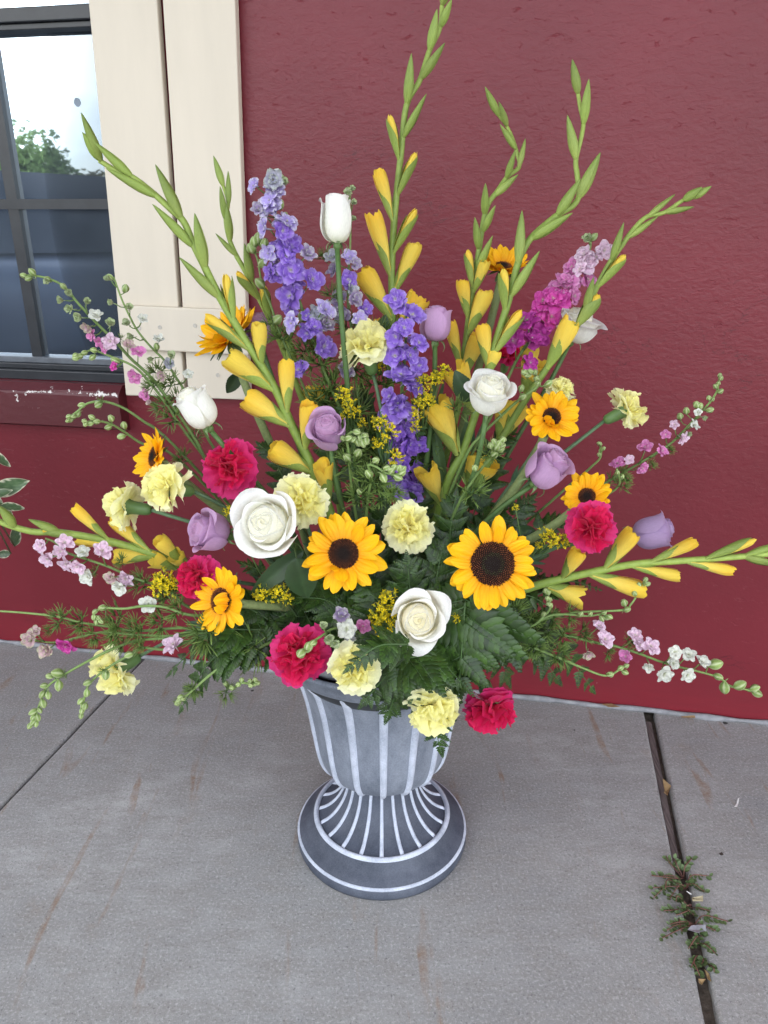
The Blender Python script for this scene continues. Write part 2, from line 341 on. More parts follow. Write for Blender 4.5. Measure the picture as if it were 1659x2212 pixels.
M_CREAM = simple('cream_paint', (.62, .55, .445), .5, .4, 6, .06, .10, (2.2, 2.2, .35))
M_GAP = simple('shutter_gap', (.05, .012, .014), .8, .2)
M_FRAME = simple('dark_window_frame', (.022, .024, .028), .38, .5, 25, .3, .05)
M_TRACK = simple('window_track', (.10, .11, .125), .45, .5, 30, .4, .1)
M_SCREW = simple('screw', (.50, .46, .40), .5, .5)
M_ASPH = simple('asphalt', (.075, .075, .078), .9, .3, 60, .3, .3)
M_ROOF = simple('soffit', (.42, .40, .36), .7, .3)
M_ROOM = simple('room', (.045, .045, .05), .9, .1)
M_DRY = simple('dry_leaf', (.30, .20, .10), .8, .2, 60, .3)
def glass():
    m, n, o = new_mat('window_glass'); L = n.links.new
    g = nd(n, 'ShaderNodeBsdfGlossy', Roughness=.018); g.inputs['Color'].default_value = (.74, .87, 1, 1)
    t = nd(n, 'ShaderNodeBsdfTransparent'); t.inputs['Color'].default_value = (.45, .47, .5, 1)
    lw = nd(n, 'ShaderNodeFresnel', IOR=1.85); mx = nd(n, 'ShaderNodeMixShader')
    ad = nd(n, 'ShaderNodeMath', operation='ADD'); ad.inputs[1].default_value = .0; ad.use_clamp = True; L(lw.outputs[0], ad.inputs[0]); L(ad.outputs[0], mx.inputs[0])
    tc = nd(n, 'ShaderNodeTexCoord'); ns = nd(n, 'ShaderNodeTexNoise', Scale=2.5, Detail=2.0); L(tc.outputs['Object'], ns.inputs['Vector'])
    bp = nd(n, 'ShaderNodeBump', Strength=.02, Distance=.02); L(ns.outputs['Fac'], bp.inputs['Height']); L(bp.outputs[0], g.inputs['Normal'])
    L(t.outputs[0], mx.inputs[1]); L(g.outputs[0], mx.inputs[2])
    df = nd(n, 'ShaderNodeBsdfDiffuse'); df.inputs['Color'].default_value = (.55, .66, .78, 1); dn = nd(n, 'ShaderNodeTexNoise', Scale=5.0, Detail=5.0); L(tc.outputs['Object'], dn.inputs['Vector'])
    dr = nd(n, 'ShaderNodeMapRange'); dr.inputs['From Min'].default_value = .3; dr.inputs['From Max'].default_value = .7; dr.inputs['To Min'].default_value = .035; dr.inputs['To Max'].default_value = .075; L(dn.outputs['Fac'], dr.inputs['Value'])   # pale blue haze mixed into the glass to lift its dark reflections
    m2 = nd(n, 'ShaderNodeMixShader'); L(dr.outputs[0], m2.inputs[0]); L(mx.outputs[0], m2.inputs[1]); L(df.outputs[0], m2.inputs[2]); L(m2.outputs[0], o.inputs['Surface']); return m
M_GLASS = glass()

# ------------------------------------------------------------------ the wall's own frame
WA = math.radians(10.6); WY = 1.638
WT, WN = V((math.cos(WA), -math.sin(WA), 0)), V((-math.sin(WA), -math.cos(WA), 0))     # along the wall, out of the wall
W0 = V((0, WY, 0))
def W(s, z, off=0.0): return W0 + WT * s + WN * off + V((0, 0, z))
def wpt(px, py, off=0.0):
    d = ray(px, py); q = W0 + WN * off - CAM; return CAM + d * (q.dot(WN) / d.dot(WN))
def wsz(px, py, off=0.0):
    p = wpt(px, py, off) - W0; return p.dot(WT), p.z
def wquadbox(mb, s0, s1, z0, z1, o0, o1, col=(.5, .5, .5), mat=0):
    pts = [W(s0, z0, o0), W(s1, z0, o0), W(s1, z0, o1), W(s0, z0, o1), W(s0, z1, o0), W(s1, z1, o0), W(s1, z1, o1), W(s0, z1, o1)]
    mb.poly(pts, [(0, 1, 2, 3)[::-1], (4, 5, 6, 7), (0, 1, 5, 4), (1, 2, 6, 5), (2, 3, 7, 6), (3, 0, 4, 7)], col, mat)
WM = Matrix((WT, -WN, V((0, 0, 1)))).transposed().to_4x4(); WM.translation = W0      # wall frame as a matrix (x along, y into the wall, z up)
WMI = WM.inverted()
def wall_mesh(mb, name, mats, smooth=False):
    mb.xf(WMI); return mb.mesh(name, mats, smooth)
def wall_obj(o, root=None):
    o.matrix_basis = WM if root is None else Matrix.Translation(-root_loc(root)) @ WM; return o

# opening for the window
sR = (wsz(215, 60)[0] + wsz(262, 800)[0]) / 2 + .075
zB = wsz(120, 826)[1]; sL, zT = -3.0, 2.25
root = thing('building_wall', 'dark red painted stucco wall behind the flowers with a window opening on the left', 'wall', W(0, 0))
mb = MB(); D_ = .16
def wq(s0, s1, z0, z1, o=0.0):
    mb.poly([W(s0, z0, o), W(s1, z0, o), W(s1, z1, o), W(s0, z1, o)], [(0, 1, 2, 3)])
wq(-5.5, sL, 0, 2.9); wq(sR, 5.5, 0, 2.9); wq(sL, sR, 0, zB); wq(sL, sR, zT, 2.9)
for a, b in (((sL, zB), (sR, zB)), ((sR, zB), (sR, zT)), ((sR, zT), (sL, zT)), ((sL, zT), (sL, zB))):
    mb.poly([W(a[0], a[1], 0), W(b[0], b[1], 0), W(b[0], b[1], -D_), W(a[0], a[1], -D_)], [(0, 1, 2, 3)])
wall_obj(part('stucco_face', wall_mesh(mb, 'stucco_face', M_STUCCO), root), root)
# sill ledge below the window, its painted edge chipped white
mb = MB(); s1 = wsz(276, 880)[0]; za = wsz(100, 846, .03)[1]; zb = wsz(100, 917, .03)[1]
N_ = 60
def sillfn(u, v):
    s = lerp(sL, s1, u); k = v * 6
    ptsz = [(-.04, zB - .004), (.012, za + .018), (.030, za + .004), (.034, za), (.0348, za - .006), (.036, zb), (.0005, zb - .012)]
    i = min(int(round(k)), 6); o_, z_ = ptsz[i]
    j = MN.noise(V((s * 5, i * 3.1, 0))) * .0025
    return W(s, z_ + j, o_ + (j if 0 < i < 6 else 0)), ((1, 1, 1) if i == 3 else ((.62, .62, .62) if i in (2, 4) else (.0, .0, .0)))
mb.grid(sillfn, N_, 6)
e = [W(s1, z_, o_) for o_, z_ in [(-.04, zB - .004), (.012, za + .018), (.034, za), (.036, zb), (.0, zb - .012)]]
mb.poly(e, [(0, 1, 2, 3, 4)], (0, 0, 0))
o = part('window_sill', wall_mesh(mb, 'window_sill', M_SILL), root); wall_obj(o, root); o['label'] = 'red sill ledge under the window with chipped white paint edge'
# back of the building: side walls, room and roof with an overhang
mb = MB(); wquadbox(mb, -5.6, -5.5, 0, 2.9, -4.0, 0.0); wquadbox(mb, 5.5, 5.6, 0, 2.9, -4.0, 0.0); wquadbox(mb, -5.6, 5.6, 0, 2.9, -4.1, -4.0)
wall_obj(part('outer_wall', wall_mesh(mb, 'outer_wall', M_STUCCO), root), root)
mb = MB(); wquadbox(mb, -5.8, 5.8, 2.905, 3.1, -4.3, 2.1); wall_obj(part('roof', wall_mesh(mb, 'roof', M_ROOF), root), root)
mb = MB(); wquadbox(mb, sL - .3, sR + .3, .0, .02, -2.6, -D_); wquadbox(mb, sL - .3, sR + .3, 0.02, 2.6, -2.7, -2.6)
wquadbox(mb, sR + .3, sR + .36, .02, 2.6, -2.6, -D_); wquadbox(mb, sL - .36, sL - .3, .02, 2.6, -2.6, -D_); wquadbox(mb, sL - .3, sR + .3, 2.6, 2.65, -2.6, -D_)
wall_obj(part('room', wall_mesh(mb, 'room', M_ROOM), root), root)
# caulk bead along the foot of the wall
mb = MB(); rng = random.Random(3); pts = []; 
for i in range(181):
    s = -2.2 + i * .0245; pts.append(W(s, .004 + .003 * MN.noise(V((s * 9, 0, 0))), .006 + .004 * MN.noise(V((s * 7, 4, 0)))))
mb.tube(pts, [.0065 + .0045 * MN.noise(V((i * .31, 7, 1))) for i in range(181)], 6)
c = part('caulk_bead', wall_mesh(mb, 'caulk_bead', M_CAULK, True), root); wall_obj(c, root); c['label'] = 'pale grey uneven caulk bead along the foot of the wall'

# ------------------------------------------------------------------ window
root = thing('window', 'dark framed window reflecting sky and trees beside the cream shutter', 'window', W(-1.0, zB))
def wpart(name, boxes, mat, par=None, bev=False):
    m_ = MB()
    for b in boxes: wquadbox(m_, *b)
    o_ = part(name, wall_mesh(m_, name, mat), root); wall_obj(o_, root)
    if bev: bv = o_.modifiers.new('bevel', 'BEVEL'); bv.width = .002; bv.segments = 2
    return o_
zg = wsz(120, 777, -.05)[1]                       # bottom of the glass
zr0, zr1 = wsz(100, 62, -.03)[1], wsz(100, 14, -.03)[1]      # heavy rail at the top of the picture
wpart('bottom_frame', [(sL, sR, zB, zB + (zg - zB) * .52, -.13, -.018)], M_FRAME, bev=True)
wpart('bottom_track', [(sL, sR, zB + (zg - zB) * .52, zg - .008, -.12, -.034)], M_FRAME, bev=True)
wpart('glazing_bead', [(sL, sR, zg - .008, zg + .006, -.11, -.042)], M_TRACK, bev=True)
wpart('side_frame', [(sR - .045, sR, zg + .006, zT, -.13, -.02)], M_FRAME, bev=True)
wpart('side_frame', [(sL, sL + .045, zg + .006, zT, -.13, -.02)], M_FRAME, bev=True)
wpart('transom_rail', [(sL + .045, sR - .045, zr0 + .012, zr1, -.12, -.022), (sL + .045, sR - .045, zr0, zr0 + .012, -.115, -.032)], M_FRAME, bev=True)
wpart('upper_frame', [(sL + .045, sR - .045, zT - .05, zT, -.12, -.022)], M_FRAME)
a = wsz(38, 548, -.05); b_ = wsz(84, 768, -.05); sm = (a[0] + b_[0]) / 2
zm0, zm1 = wsz(100, 452, -.05)[1], wsz(100, 430, -.05)[1]
mw = .013
for k in range(4):
    sc_ = sm - k * .42
    if sc_ > sL + .1:
        wpart('vertical_muntin', [(sc_ - mw, sc_ + mw, zg + .006, zm0, -.085, -.052)], M_FRAME)
        wpart('vertical_muntin', [(sc_ - mw, sc_ + mw, zm1, zr0, -.085, -.052)], M_FRAME)
        s_r = sR - .045 if k == 0 else sm - (k - 1) * .42 - mw
        wpart('pane', [(sc_ + mw, s_r, zg + .006, zm0, -.072, -.066)], M_GLASS)
        wpart('pane', [(sc_ + mw, s_r, zm1, zr0, -.072, -.066)], M_GLASS)
        sl_ = sc_ - mw
wpart('pane', [(sL + .045, sl_, zg + .006, zm0, -.072, -.066)], M_GLASS)
wpart('pane', [(sL + .045, sl_, zm1, zr0, -.072, -.066)], M_GLASS)
wpart('pane', [(sL + .045, sR - .045, zr1, zT - .05, -.072, -.066)], M_GLASS)
wpart('horizontal_muntin', [(sL + .045, sR - .045, zm0, zm1, -.086, -.050)], M_FRAME)
m_ = MB(); c_ = wpt(167, 221, -.0655)
def stk(u, v):
    a = 2 * math.pi * u; return c_ + WT * (.0001 + .0075 * v) * math.cos(a) + V((0, 0, (.0001 + .0085 * v) * math.sin(a))), (.5, .5, .5)
m_.grid(stk, 20, 2, wrap=True); o = part('sticker', wall_mesh(m_, 'sticker', simple('grey_sticker', (.20, .24, .29), .6)), root); wall_obj(o, root); o['label'] = 'small round grey sticker on the glass'
# fluorescent lamp burning inside the room
mt_, n_, o_ = new_mat('lamp_tube'); em = nd(n_, 'ShaderNodeEmission', Strength=1.6); em.inputs['Color'].default_value = (1, .98, .93, 1); n_.links.new(em.outputs[0], o_.inputs['Surface'])
la, lb = wpt(28, 176, -1.5), wpt(77, 188, -1.5); up_ = V((0, 0, 1)); m_ = MB()
for (q0, q1, hh) in ((la, la.lerp(lb, .62), .022), (la.lerp(lb, .5), lb, .022)):
    f_ = (q1 - q0); n2 = V((0, 0, 1)); s2_ = WN * .05
    m_.poly([q0 - n2 * hh, q1 - n2 * hh, q1 + n2 * hh, q0 + n2 * hh, q0 - n2 * hh - s2_, q1 - n2 * hh - s2_, q1 + n2 * hh - s2_, q0 + n2 * hh - s2_], [(0, 1, 2, 3), (4, 7, 6, 5), (0, 4, 5, 1), (1, 5, 6, 2), (2, 6, 7, 3), (3, 7, 4, 0)])
single('ceiling_lamp', m_.mesh('ceiling_lamp', mt_, False), 'lit white strip lamp seen through the upper window pane', 'lamp')

# ------------------------------------------------------------------ shutter
root = thing('shutter', 'cream painted board shutter with a cross rail on the red wall', 'shutter', wpt(400, 860))
def edge(x0, x1, y0=0.0, y1=860.0):
    return lambda y: x0 + (x1 - x0) * (y - y0) / (y1 - y0)
eL, eR = edge(190, 271.5, 0, 854.6), edge(507.6, 538.6, 0, 864.6)
eG1, eG2 = edge(338.5, 399.0), edge(350.5, 406.5)
def slab4(name, quad, o0, o1, mat, bev=.003):
    m_ = MB(); f = [wpt(x, y, o1) for x, y in quad]; b2 = [q - WN * (o1 - o0) for q in f]
    m_.poly(f + b2, [(0, 1, 2, 3), (4, 7, 6, 5), (0, 4, 5, 1), (1, 5, 6, 2), (2, 6, 7, 3), (3, 7, 4, 0)])
    o_ = part(name, wall_mesh(m_, name, mat), root); wall_obj(o_, root)
    bv = o_.modifiers.new('bevel', 'BEVEL'); bv.width = bev; bv.segments = 2; return o_
TOPY = -170
slab4('board', [(eL(854), 854.6), (eG1(858), 858.5), (eG1(TOPY), TOPY), (eL(TOPY), TOPY)], .006, .027, M_CREAM)
slab4('board', [(eG2(858), 859.2), (eR(864), 864.6), (eR(TOPY), TOPY), (eG2(TOPY), TOPY)], .006, .027, M_CREAM)
slab4('cross_rail', [(eL(755) - 1, 754), (eR(768) + 1, 767.5), (eR(672) + 1, 671), (eL(659) - 1, 659)], .0275, .046, M_CREAM)
slab4('cross_rail', [(eL(-60) - 1, -62), (eR(-66) + 1, -66), (eR(-160) + 1, -158), (eL(-160) - 1, -156)], .0275, .046, M_CREAM)
for (k, x, y, o_) in (('4', 1160, 533, .0465), ('4', 1415, 520, .0465), ('4', 1580, 880, .0275), ('4', 1105, 860, .0275), ('4', 1010, 540, .0465)):
    px, py = zz(k, x, y); c = wpt(px, py, o_); m_ = MB()
    def sfn(u, v):
        a = 2 * math.pi * u; rr = (0.0002, .0028, .0042, .0046)[int(round(v * 3))]; dd = (-.0002, -.0001, .0009, -.0002)[int(round(v * 3))]
        return c + WT * rr * math.cos(a) + V((0, 0, 1)) * rr * math.sin(a) + WN * dd, (.5, .5, .5)
    m_.grid(sfn, 12, 3, wrap=True); wall_obj(part('screw', wall_mesh(m_, 'screw', M_SCREW, True), root), root)

# ------------------------------------------------------------------ ground
g = MB(); g.poly([(-300, -300, -.14), (300, -300, -.14), (300, 300, -.14), (-300, 300, -.14)], [(0, 1, 2, 3)])
single('parking_lot', g.mesh('parking_lot', M_ASPH, False), kind='structure')
sidewalk = bpy.data.objects.new('sidewalk', None); COL.objects.link(sidewalk); sidewalk['kind'] = 'structure'
def gl(p, q):                                 # a straight line on the ground through two picture points -> x as a function of Y
    a, b = ground(*p), ground(*q); return lambda Y: a.x + (b.x - a.x) * (Y - a.y) / (b.y - a.y)
jL = gl((230, 1505), (0, 1745)); jE0 = gl((1394, 1552), (1524.5, 2212)); jE1 = gl((1415.5, 1547), (1556, 2212))
YF = -1.3
def wally(x):                                 # Y of the wall face at x
    return (W0 + WT * (x / WT.x)).y
def slab(x_at, xb_at):                        # x_at, xb_at: left and right edges as functions of Y
    m_ = MB(); NJ, NI = 46, 10
    cols = []
    for j in range(NJ + 1):
        row = []
        for i in range(NI + 1):
            u = i / NI
            yt = wally(0.0)
            for _ in range(4):
                xw = lerp(x_at(yt), xb_at(yt), u); yt = wally(xw) + .0
            Y = lerp(YF, yt, j / NJ); x = lerp(x_at(Y), xb_at(Y), u)
            e = min(i, NI - i)
            row.append((x, Y, 0.0))
        cols.append(row)
    top = [p for r in cols for p in r]; w = NI + 1
    faces = [(j * w + i, j * w + i + 1, (j + 1) * w + i + 1, (j + 1) * w + i) for j in range(NJ) for i in range(NI)]
    rng = random.Random(int(abs(x_at(0)) * 1000))
    # rounded shoulder along left and right edges
    m_.poly(top, faces)
    for side in (0, NI):
        sg = -1 if side == 0 else 1
        prev = None
        for j in range(NJ + 1):
            x, Y, _ = cols[j][side]; jit = .0012 * MN.noise(V((x * 30, Y * 60, side)))
            cur = [(x, Y, 0), (x + sg * (.003 + jit), Y, -.0015), (x + sg * (.0055 + jit), Y, -.006), (x + sg * (.0055 + jit), Y, -.13)]
            if prev:
                for a in range(3): m_.poly([prev[a], cur[a], cur[a + 1], prev[a + 1]], [(0, 1, 2, 3) if side else (3, 2, 1, 0)])
            prev = cur
    m_.poly([cols[0][0], cols[0][NI], (cols[0][NI][0], YF, -.14), (cols[0][0][0], YF, -.14)], [(3, 2, 1, 0)])
    me = m_.mesh('slab', M_CONC, True)
    return part('slab', me, sidewalk)
slab(lambda Y: -2.6, lambda Y: jL(Y) - .0085)
slab(lambda Y: jL(Y) + .0085, lambda Y: jE0(Y) - .0055)
slab(lambda Y: jE1(Y) + .0055, lambda Y: 6.0)
m_ = MB(); m_.poly([(jL(YF) - .02, YF, -.009), (jL(YF) + .02, YF, -.009), (jL(1.9) + .02, 1.9, -.009), (jL(1.9) - .02, 1.9, -.009)], [(0, 1, 2, 3)])
part('tooled_joint', m_.mesh('tooled_joint', simple('joint_concrete', (.10, .10, .105), .9, .2, 60, .3, .4), False), sidewalk)
# soil and litter in the expansion joint
m_ = MB()
def soil(u, v):
    Y = lerp(YF, 1.6, v); x = lerp(jE0(Y) - .005, jE1(Y) + .005, u)
    return V((x, Y, -.018 + .007 * MN.noise(V((x * 90, Y * 40, 0))))), (.5, .5, .5)
m_.grid(soil, 6, 160); tag(part('joint_soil', m_.mesh('joint_soil', M_SOIL), sidewalk), kind='stuff')
# wooden expansion strip
Yw0 = ground(*zz('F', 640, 1200)).y; Yw1 = ground(*zz('F', 430, 220)).y
m_ = MB(); NJ = 40
def strip(u, v):
    Y = lerp(Yw0, Yw1, v); w = jE1(Y) - jE0(Y); x0 = jE0(Y) + .001; x1 = jE0(Y) + w * .62
    k = u * 5; i = int(round(k)); xs = [x0, x0, x0 + (x1 - x0) * .33, x0 + (x1 - x0) * .66, x1, x1][i]; zs_ = [-.05, -.007, -.0065, -.007, -.009, -.05][i]
    return V((xs, Y, zs_ + .0012 * MN.noise(V((xs * 300, Y * 12, i))))), (.5, .5, .5)
m_.grid(strip, 5, NJ); o = single('expansion_strip', m_.mesh('expansion_strip', M_STRIP, False), 'weathered brown wooden strip set in the sidewalk joint', 'wood strip')

# ------------------------------------------------------------------ what the window mirrors: lot, car, trees
def leaf_tree(name, label, loc, rad, hgt, seed, col, n=5200, trunk=1.2):
    rg = random.Random(seed); rt = thing(name, label, 'tree', loc, 'trees across the parking lot')
    m_ = MB(); base = V(loc)
    m_.tube([base, base + V((.1, .05, trunk * .6)), base + V((.0, .1, trunk + hgt * .3))], [.16, .12, .06], 7, (.12, .09, .06))
    cl = []
    for i in range(15):
        a = rg.uniform(0, 6.28); r = rad * math.sqrt(rg.random()) * .8; z = trunk + hgt * rg.uniform(.12, .86)
        k = 1 - abs((z - trunk) / hgt - .45) * .9
        c = base + V((r * math.cos(a) * k, r * math.sin(a) * k, z)); cl.append((c, rad * rg.uniform(.28, .5)))
        m_.tube([base + V((0, .08, trunk * .8)), (base + V((0, .1, trunk)) + c) / 2 + V((0, 0, .1)), c], [.07, .045, .02], 5, (.11, .085, .055))
    part('trunk', m_.mesh('trunk', M_WOODY), rt)
    m_ = MB()
    for i in range(n):
        c, r = rg.choice(cl); d = V((rg.gauss(0, 1), rg.gauss(0, 1), rg.gauss(0, .8))).normalized() * r * (rg.random() ** .45)
        p = c + d; ax = V((rg.gauss(0, 1), rg.gauss(0, 1), rg.gauss(0, 1))).normalized(); bx = ax.orthogonal().normalized(); s_ = rg.uniform(.07, .13)
        k = rg.uniform(.7, 1.3); m_.poly([p - ax * s_, p + bx * s_ * .5, p + ax * s_, p - bx * s_ * .5], [(0, 1, 2, 3)], (col[0] * k, col[1] * k, col[2] * k))
    part('crown', m_.mesh('crown', M_FLOR, False), rt)
wv = wpt(90, 420) ; wdir = (wv - CAM); wdir.z = 0; wdir.normalize(); rdir = wdir - WN * 2 * wdir.dot(WN); rdir.z = 0; rdir.normalize(); rside = V((-rdir.y, rdir.x, 0))
def refl(dist, side): q = wv + rdir * dist + rside * side; return (q.x, q.y, -.14)
leaf_tree('tree', 'round green tree across the lot, nearest of those mirrored in the window', refl(20, -1.0), 1.9, 2.2, 4, (.13, .19, .07), 9000, .7)
leaf_tree('tree', 'broad olive green tree mirrored at the right of the window', refl(22, 3.6), 1.9, 1.9, 5, (.12, .15, .05), 8000, .5)
leaf_tree('tree', 'small dry tan tree mirrored low in the window beside the green ones', refl(20, 1.6), 1.5, 1.5, 6, (.17, .16, .07), 6000, .5)
leaf_tree('tree', 'dark green tree mirrored at the left edge of the window', refl(24, -5.2), 1.8, 2.2, 9, (.07, .12, .04), 4500, .6)
leaf_tree('tree', 'tall green tree beyond the right end of the lot', refl(26, 6.0), 2.2, 3.2, 11, (.08, .13, .04), 4500, .9)

M_CAR = simple('car_paint', (.085, .11, .155), .35, .5, 3, .05); M_CARG = simple('car_glass', (.05, .06, .075), .25, .4, 3, .1)
M_TYRE = simple('tyre', (.02, .02, .02), .85, .2); M_RIM = simple('wheel_rim', (.4, .41, .43), .35, .6, metal=.8); M_LAMP = simple('car_lamp', (.7, .7, .72), .15, .7)
def car(loc, ang):
    rt = thing('car', 'dark blue car parked across the lot, mirrored in the window', 'car', loc)
    B = Matrix.Rotation(ang, 3, 'Z')
    prof_ = [(-2.25, .55, .62, .80), (-2.2, .35, .78, .86), (-1.7, .28, .92, .90), (-1.0, .26, 1.00, .92), (-.2, .26, 1.02, .92), (.9, .26, 1.00, .92), (1.5, .28, .97, .92), (2.1, .35, .92, .88), (2.25, .55, .72, .80)]
    m_ = MB(); sec = []
    for x, zb_, zt_, hw in prof_:
        sec.append([V((x, y, z)) for y, z in ((-hw * .9, zb_), (-hw, zb_ + .12), (-hw, zt_ - .18), (-hw * .93, zt_ - .03), (-hw * .6, zt_), (hw * .6, zt_), (hw * .93, zt_ - .03), (hw, zt_ - .18), (hw, zb_ + .12), (hw * .9, zb_))])
    def fn(u, v):
        s_ = sec[int(round(v * 8))]; p = s_[int(round(u * 10)) % 10]; return V(loc) + B @ p, (.5, .5, .5)
    m_.grid(fn, 10, 8, wrap=True)
    for q in (0, 8): m_.poly([V(loc) + B @ p for p in sec[q]], [tuple(range(10)) if q else tuple(range(10))[::-1]])
    part('body', m_.mesh('body', M_CAR), rt)
    cab = [(-1.35, 1.0, 1.0, .86), (-.55, 1.0, 1.44, .70), (.1, 1.0, 1.49, .70), (.95, 1.0, 1.45, .69), (1.75, .95, .97, .84)]
    m_ = MB(); m2 = MB()
    tp = [[V((x, -hw, zt)), V((x, hw, zt))] for x, zb_, zt, hw in cab]
    for a in range(4): m_.poly([V(loc) + B @ p for p in (tp[a][0], tp[a + 1][0], tp[a + 1][1], tp[a][1])], [(0, 1, 2, 3)], mat=1 if a in (0, 3) else 0)
    for sgn in (0, 1):
        pts = [tp[k][sgn] for k in range(5)]; lo = [V((x, (-.88, .88)[sgn], .985)) for x in (-1.35, -.55, .1, .95, 1.75)]
        for a in range(4): m2.poly([V(loc) + B @ p for p in (pts[a], lo[a], lo[a + 1], pts[a + 1])], [(0, 1, 2, 3)])
    part('roof', m_.mesh('roof', [M_CAR, M_CARG], False), rt); part('side_window', m2.mesh('side_window', M_CARG, False), rt)
    for x in (-1.4, 1.38):
        for sgn in (-1, 1):
            c = V(loc) + B @ V((x, sgn * .84, .33)); ax = B @ V((0, sgn, 0)); u_ = V((0, 0, 1)); w_ = ax.cross(u_)
            m_ = MB(); m3 = MB()
            def wf(u, v):
                a = 2 * math.pi * u; r, d = [(.20, .09), (.30, .10), (.33, .05), (.33, -.08), (.28, -.10)][int(round(v * 4))]
                return c + ax * d + u_ * r * math.sin(a) + w_ * r * math.cos(a), (.5, .5, .5)
            m_.grid(wf, 20, 4, wrap=True); t_ = part('wheel', m_.mesh('wheel', M_TYRE), rt)
            def rf(u, v):
                a = 2 * math.pi * u; r, d = [(.01, .085), (.08, .085), (.18, .07), (.205, .09)][int(round(v * 3))]
                return c + ax * d + u_ * r * math.sin(a) + w_ * r * math.cos(a), (.5, .5, .5)
            m3.grid(rf, 20, 3, wrap=True); part('rim', m3.mesh('rim', M_RIM), t_)
    for sgn in (-1, 1):
        m_ = MB(); m_.ell(V(loc) + B @ V((-2.2, sgn * .62, .70)), B @ V((0, 1, 0)), .08, .18, (.5, .5, .5)); part('headlight', m_.mesh('headlight', M_LAMP), rt)
car(refl(4.6, -.5), math.atan2(rside.y, rside.x))

# ------------------------------------------------------------------ the urn
UX, UY = -.004, 1.139
UC = V((UX, UY, 0))
urn = thing('urn', 'grey whitewashed pedestal urn with pale ribs holding the flowers', 'urn', UC)
def lathe(mb, pr, n=72, wob=0.0):
    K = len(pr) - 1
    def fn(u, v):
        a = 2 * math.pi * u; r, z = pr[int(round(v * K))]
        r *= 1 + wob * MN.noise(V((math.cos(a) * 3, math.sin(a) * 3, z * 20)))
        return UC + V((r * math.cos(a), r * math.sin(a), z)), (.5, .5, .5)
    mb.grid(fn, n, K, wrap=True)
def smooth_prof(p, per=4):
    return [(q.x, q.y) for q in catmull([V((a, b, 0)) for a, b in p], per)]
bowl = smooth_prof([(.054, .1560), (.074, .1605), (.0965, .1710), (.1105, .191), (.1190, .222), (.1248, .262), (.1310, .305), (.1390, .348), (.1510, .386), (.1745, .4165)], 4)
mb = MB(); lathe(mb, bowl); part('bowl', mb.mesh('bowl', M_URNB), urn)
mb = MB(); lathe(mb, [(.1740, .4160), (.1800, .4162), (.1835, .4200)] + smooth_prof([(.1855, .4235), (.197, .439), (.208, .4550)], 3) + [(.2115, .459), (.2105, .463), (.206, .4635)]); part('rim', mb.mesh('rim', M_URNB), urn)
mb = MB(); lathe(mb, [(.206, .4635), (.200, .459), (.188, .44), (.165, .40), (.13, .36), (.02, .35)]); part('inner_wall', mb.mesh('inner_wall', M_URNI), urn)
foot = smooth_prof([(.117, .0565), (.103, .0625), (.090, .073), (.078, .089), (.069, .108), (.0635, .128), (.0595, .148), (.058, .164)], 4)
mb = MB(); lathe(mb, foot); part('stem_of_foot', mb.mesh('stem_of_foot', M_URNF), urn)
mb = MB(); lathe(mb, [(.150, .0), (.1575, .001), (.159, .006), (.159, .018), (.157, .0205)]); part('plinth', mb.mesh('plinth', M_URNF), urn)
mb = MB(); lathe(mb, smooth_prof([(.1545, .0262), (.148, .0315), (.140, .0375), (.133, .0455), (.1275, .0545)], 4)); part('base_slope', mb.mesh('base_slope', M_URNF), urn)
mb = MB(); lathe(mb, [(.1575, .0203), (.1587, .0220), (.1583, .0238), (.1567, .0252), (.1545, .0258)]); part('lower_ring', mb.mesh('lower_ring', M_URNL), urn)
mb = MB(); lathe(mb, [(.1275, .0540), (.1262, .0578), (.1240, .0600), (.1212, .0604), (.1192, .0590), (.1178, .0560)]); part('upper_ring', mb.mesh('upper_ring', M_URNL), urn)
def rib_mesh(pr, hw0, hw1, prd, name):
    m_ = MB(); K = len(pr) - 1
    def fn(u, v):
        i = int(round(v * K)); r, z = pr[i]; r2, z2 = pr[min(i + 1, K)]; r1, z1 = pr[max(i - 1, 0)]
        t = V((r2 - r1, 0, z2 - z1)).normalized(); n_ = V((t.z, 0, -t.x)); hw = lerp(hw0, hw1, i / K)
        k = int(round(u * 6)); a, h = [(-1, -.25), (-.86, .45), (-.45, .9), (0, 1), (.45, .9), (.86, .45), (1, -.25)][k]
        e = .35 if i in (0, K) else 1.0
        return V((r, a * hw, z)) + n_ * (h * prd * e), (.5, .5, .5)
    m_.grid(fn, 6, K); return m_.mesh(name, M_URNL)
rm = rib_mesh(bowl[2:-1], .0050, .0078, .0042, 'bowl_rib')
for k in range(16):
    o = part('bowl_rib', rm, urn); a = -math.pi / 2 + math.radians(1.5) + 2 * math.pi * k / 16; o.matrix_basis = Matrix.Rotation(a, 4, 'Z')
rm = rib_mesh(foot, .0038, .0027, .0032, 'foot_rib')
for k in range(20):
    o = part('foot_rib', rm, urn); a = -math.pi / 2 + 2 * math.pi * k / 20; o.matrix_basis = Matrix.Rotation(a, 4, 'Z')
# crinkled liner showing inside the rim
mb = MB()
def lin(u, v):
    a = 2 * math.pi * u; r, z = prof([(.186, .452), (.198, .470), (.196, .488), (.182, .490), (.150, .470), (.06, .462)], v)
    d = V((math.cos(a), math.sin(a), 0)); w = MN.noise(V((math.cos(a) * 9, math.sin(a) * 9, v * 3))) + .5 * MN.noise(V((math.cos(a) * 24, math.sin(a) * 24, v * 6)))
    return UC + d * (r + .006 * w) + V((0, 0, z + .007 * w)), (.5, .5, .5)
mb.grid(lin, 150, 14, wrap=True)
single('urn_liner', mb.mesh('urn_liner', M_LINER), 'crinkled grey liner inside the urn rim under the flowers', 'liner')

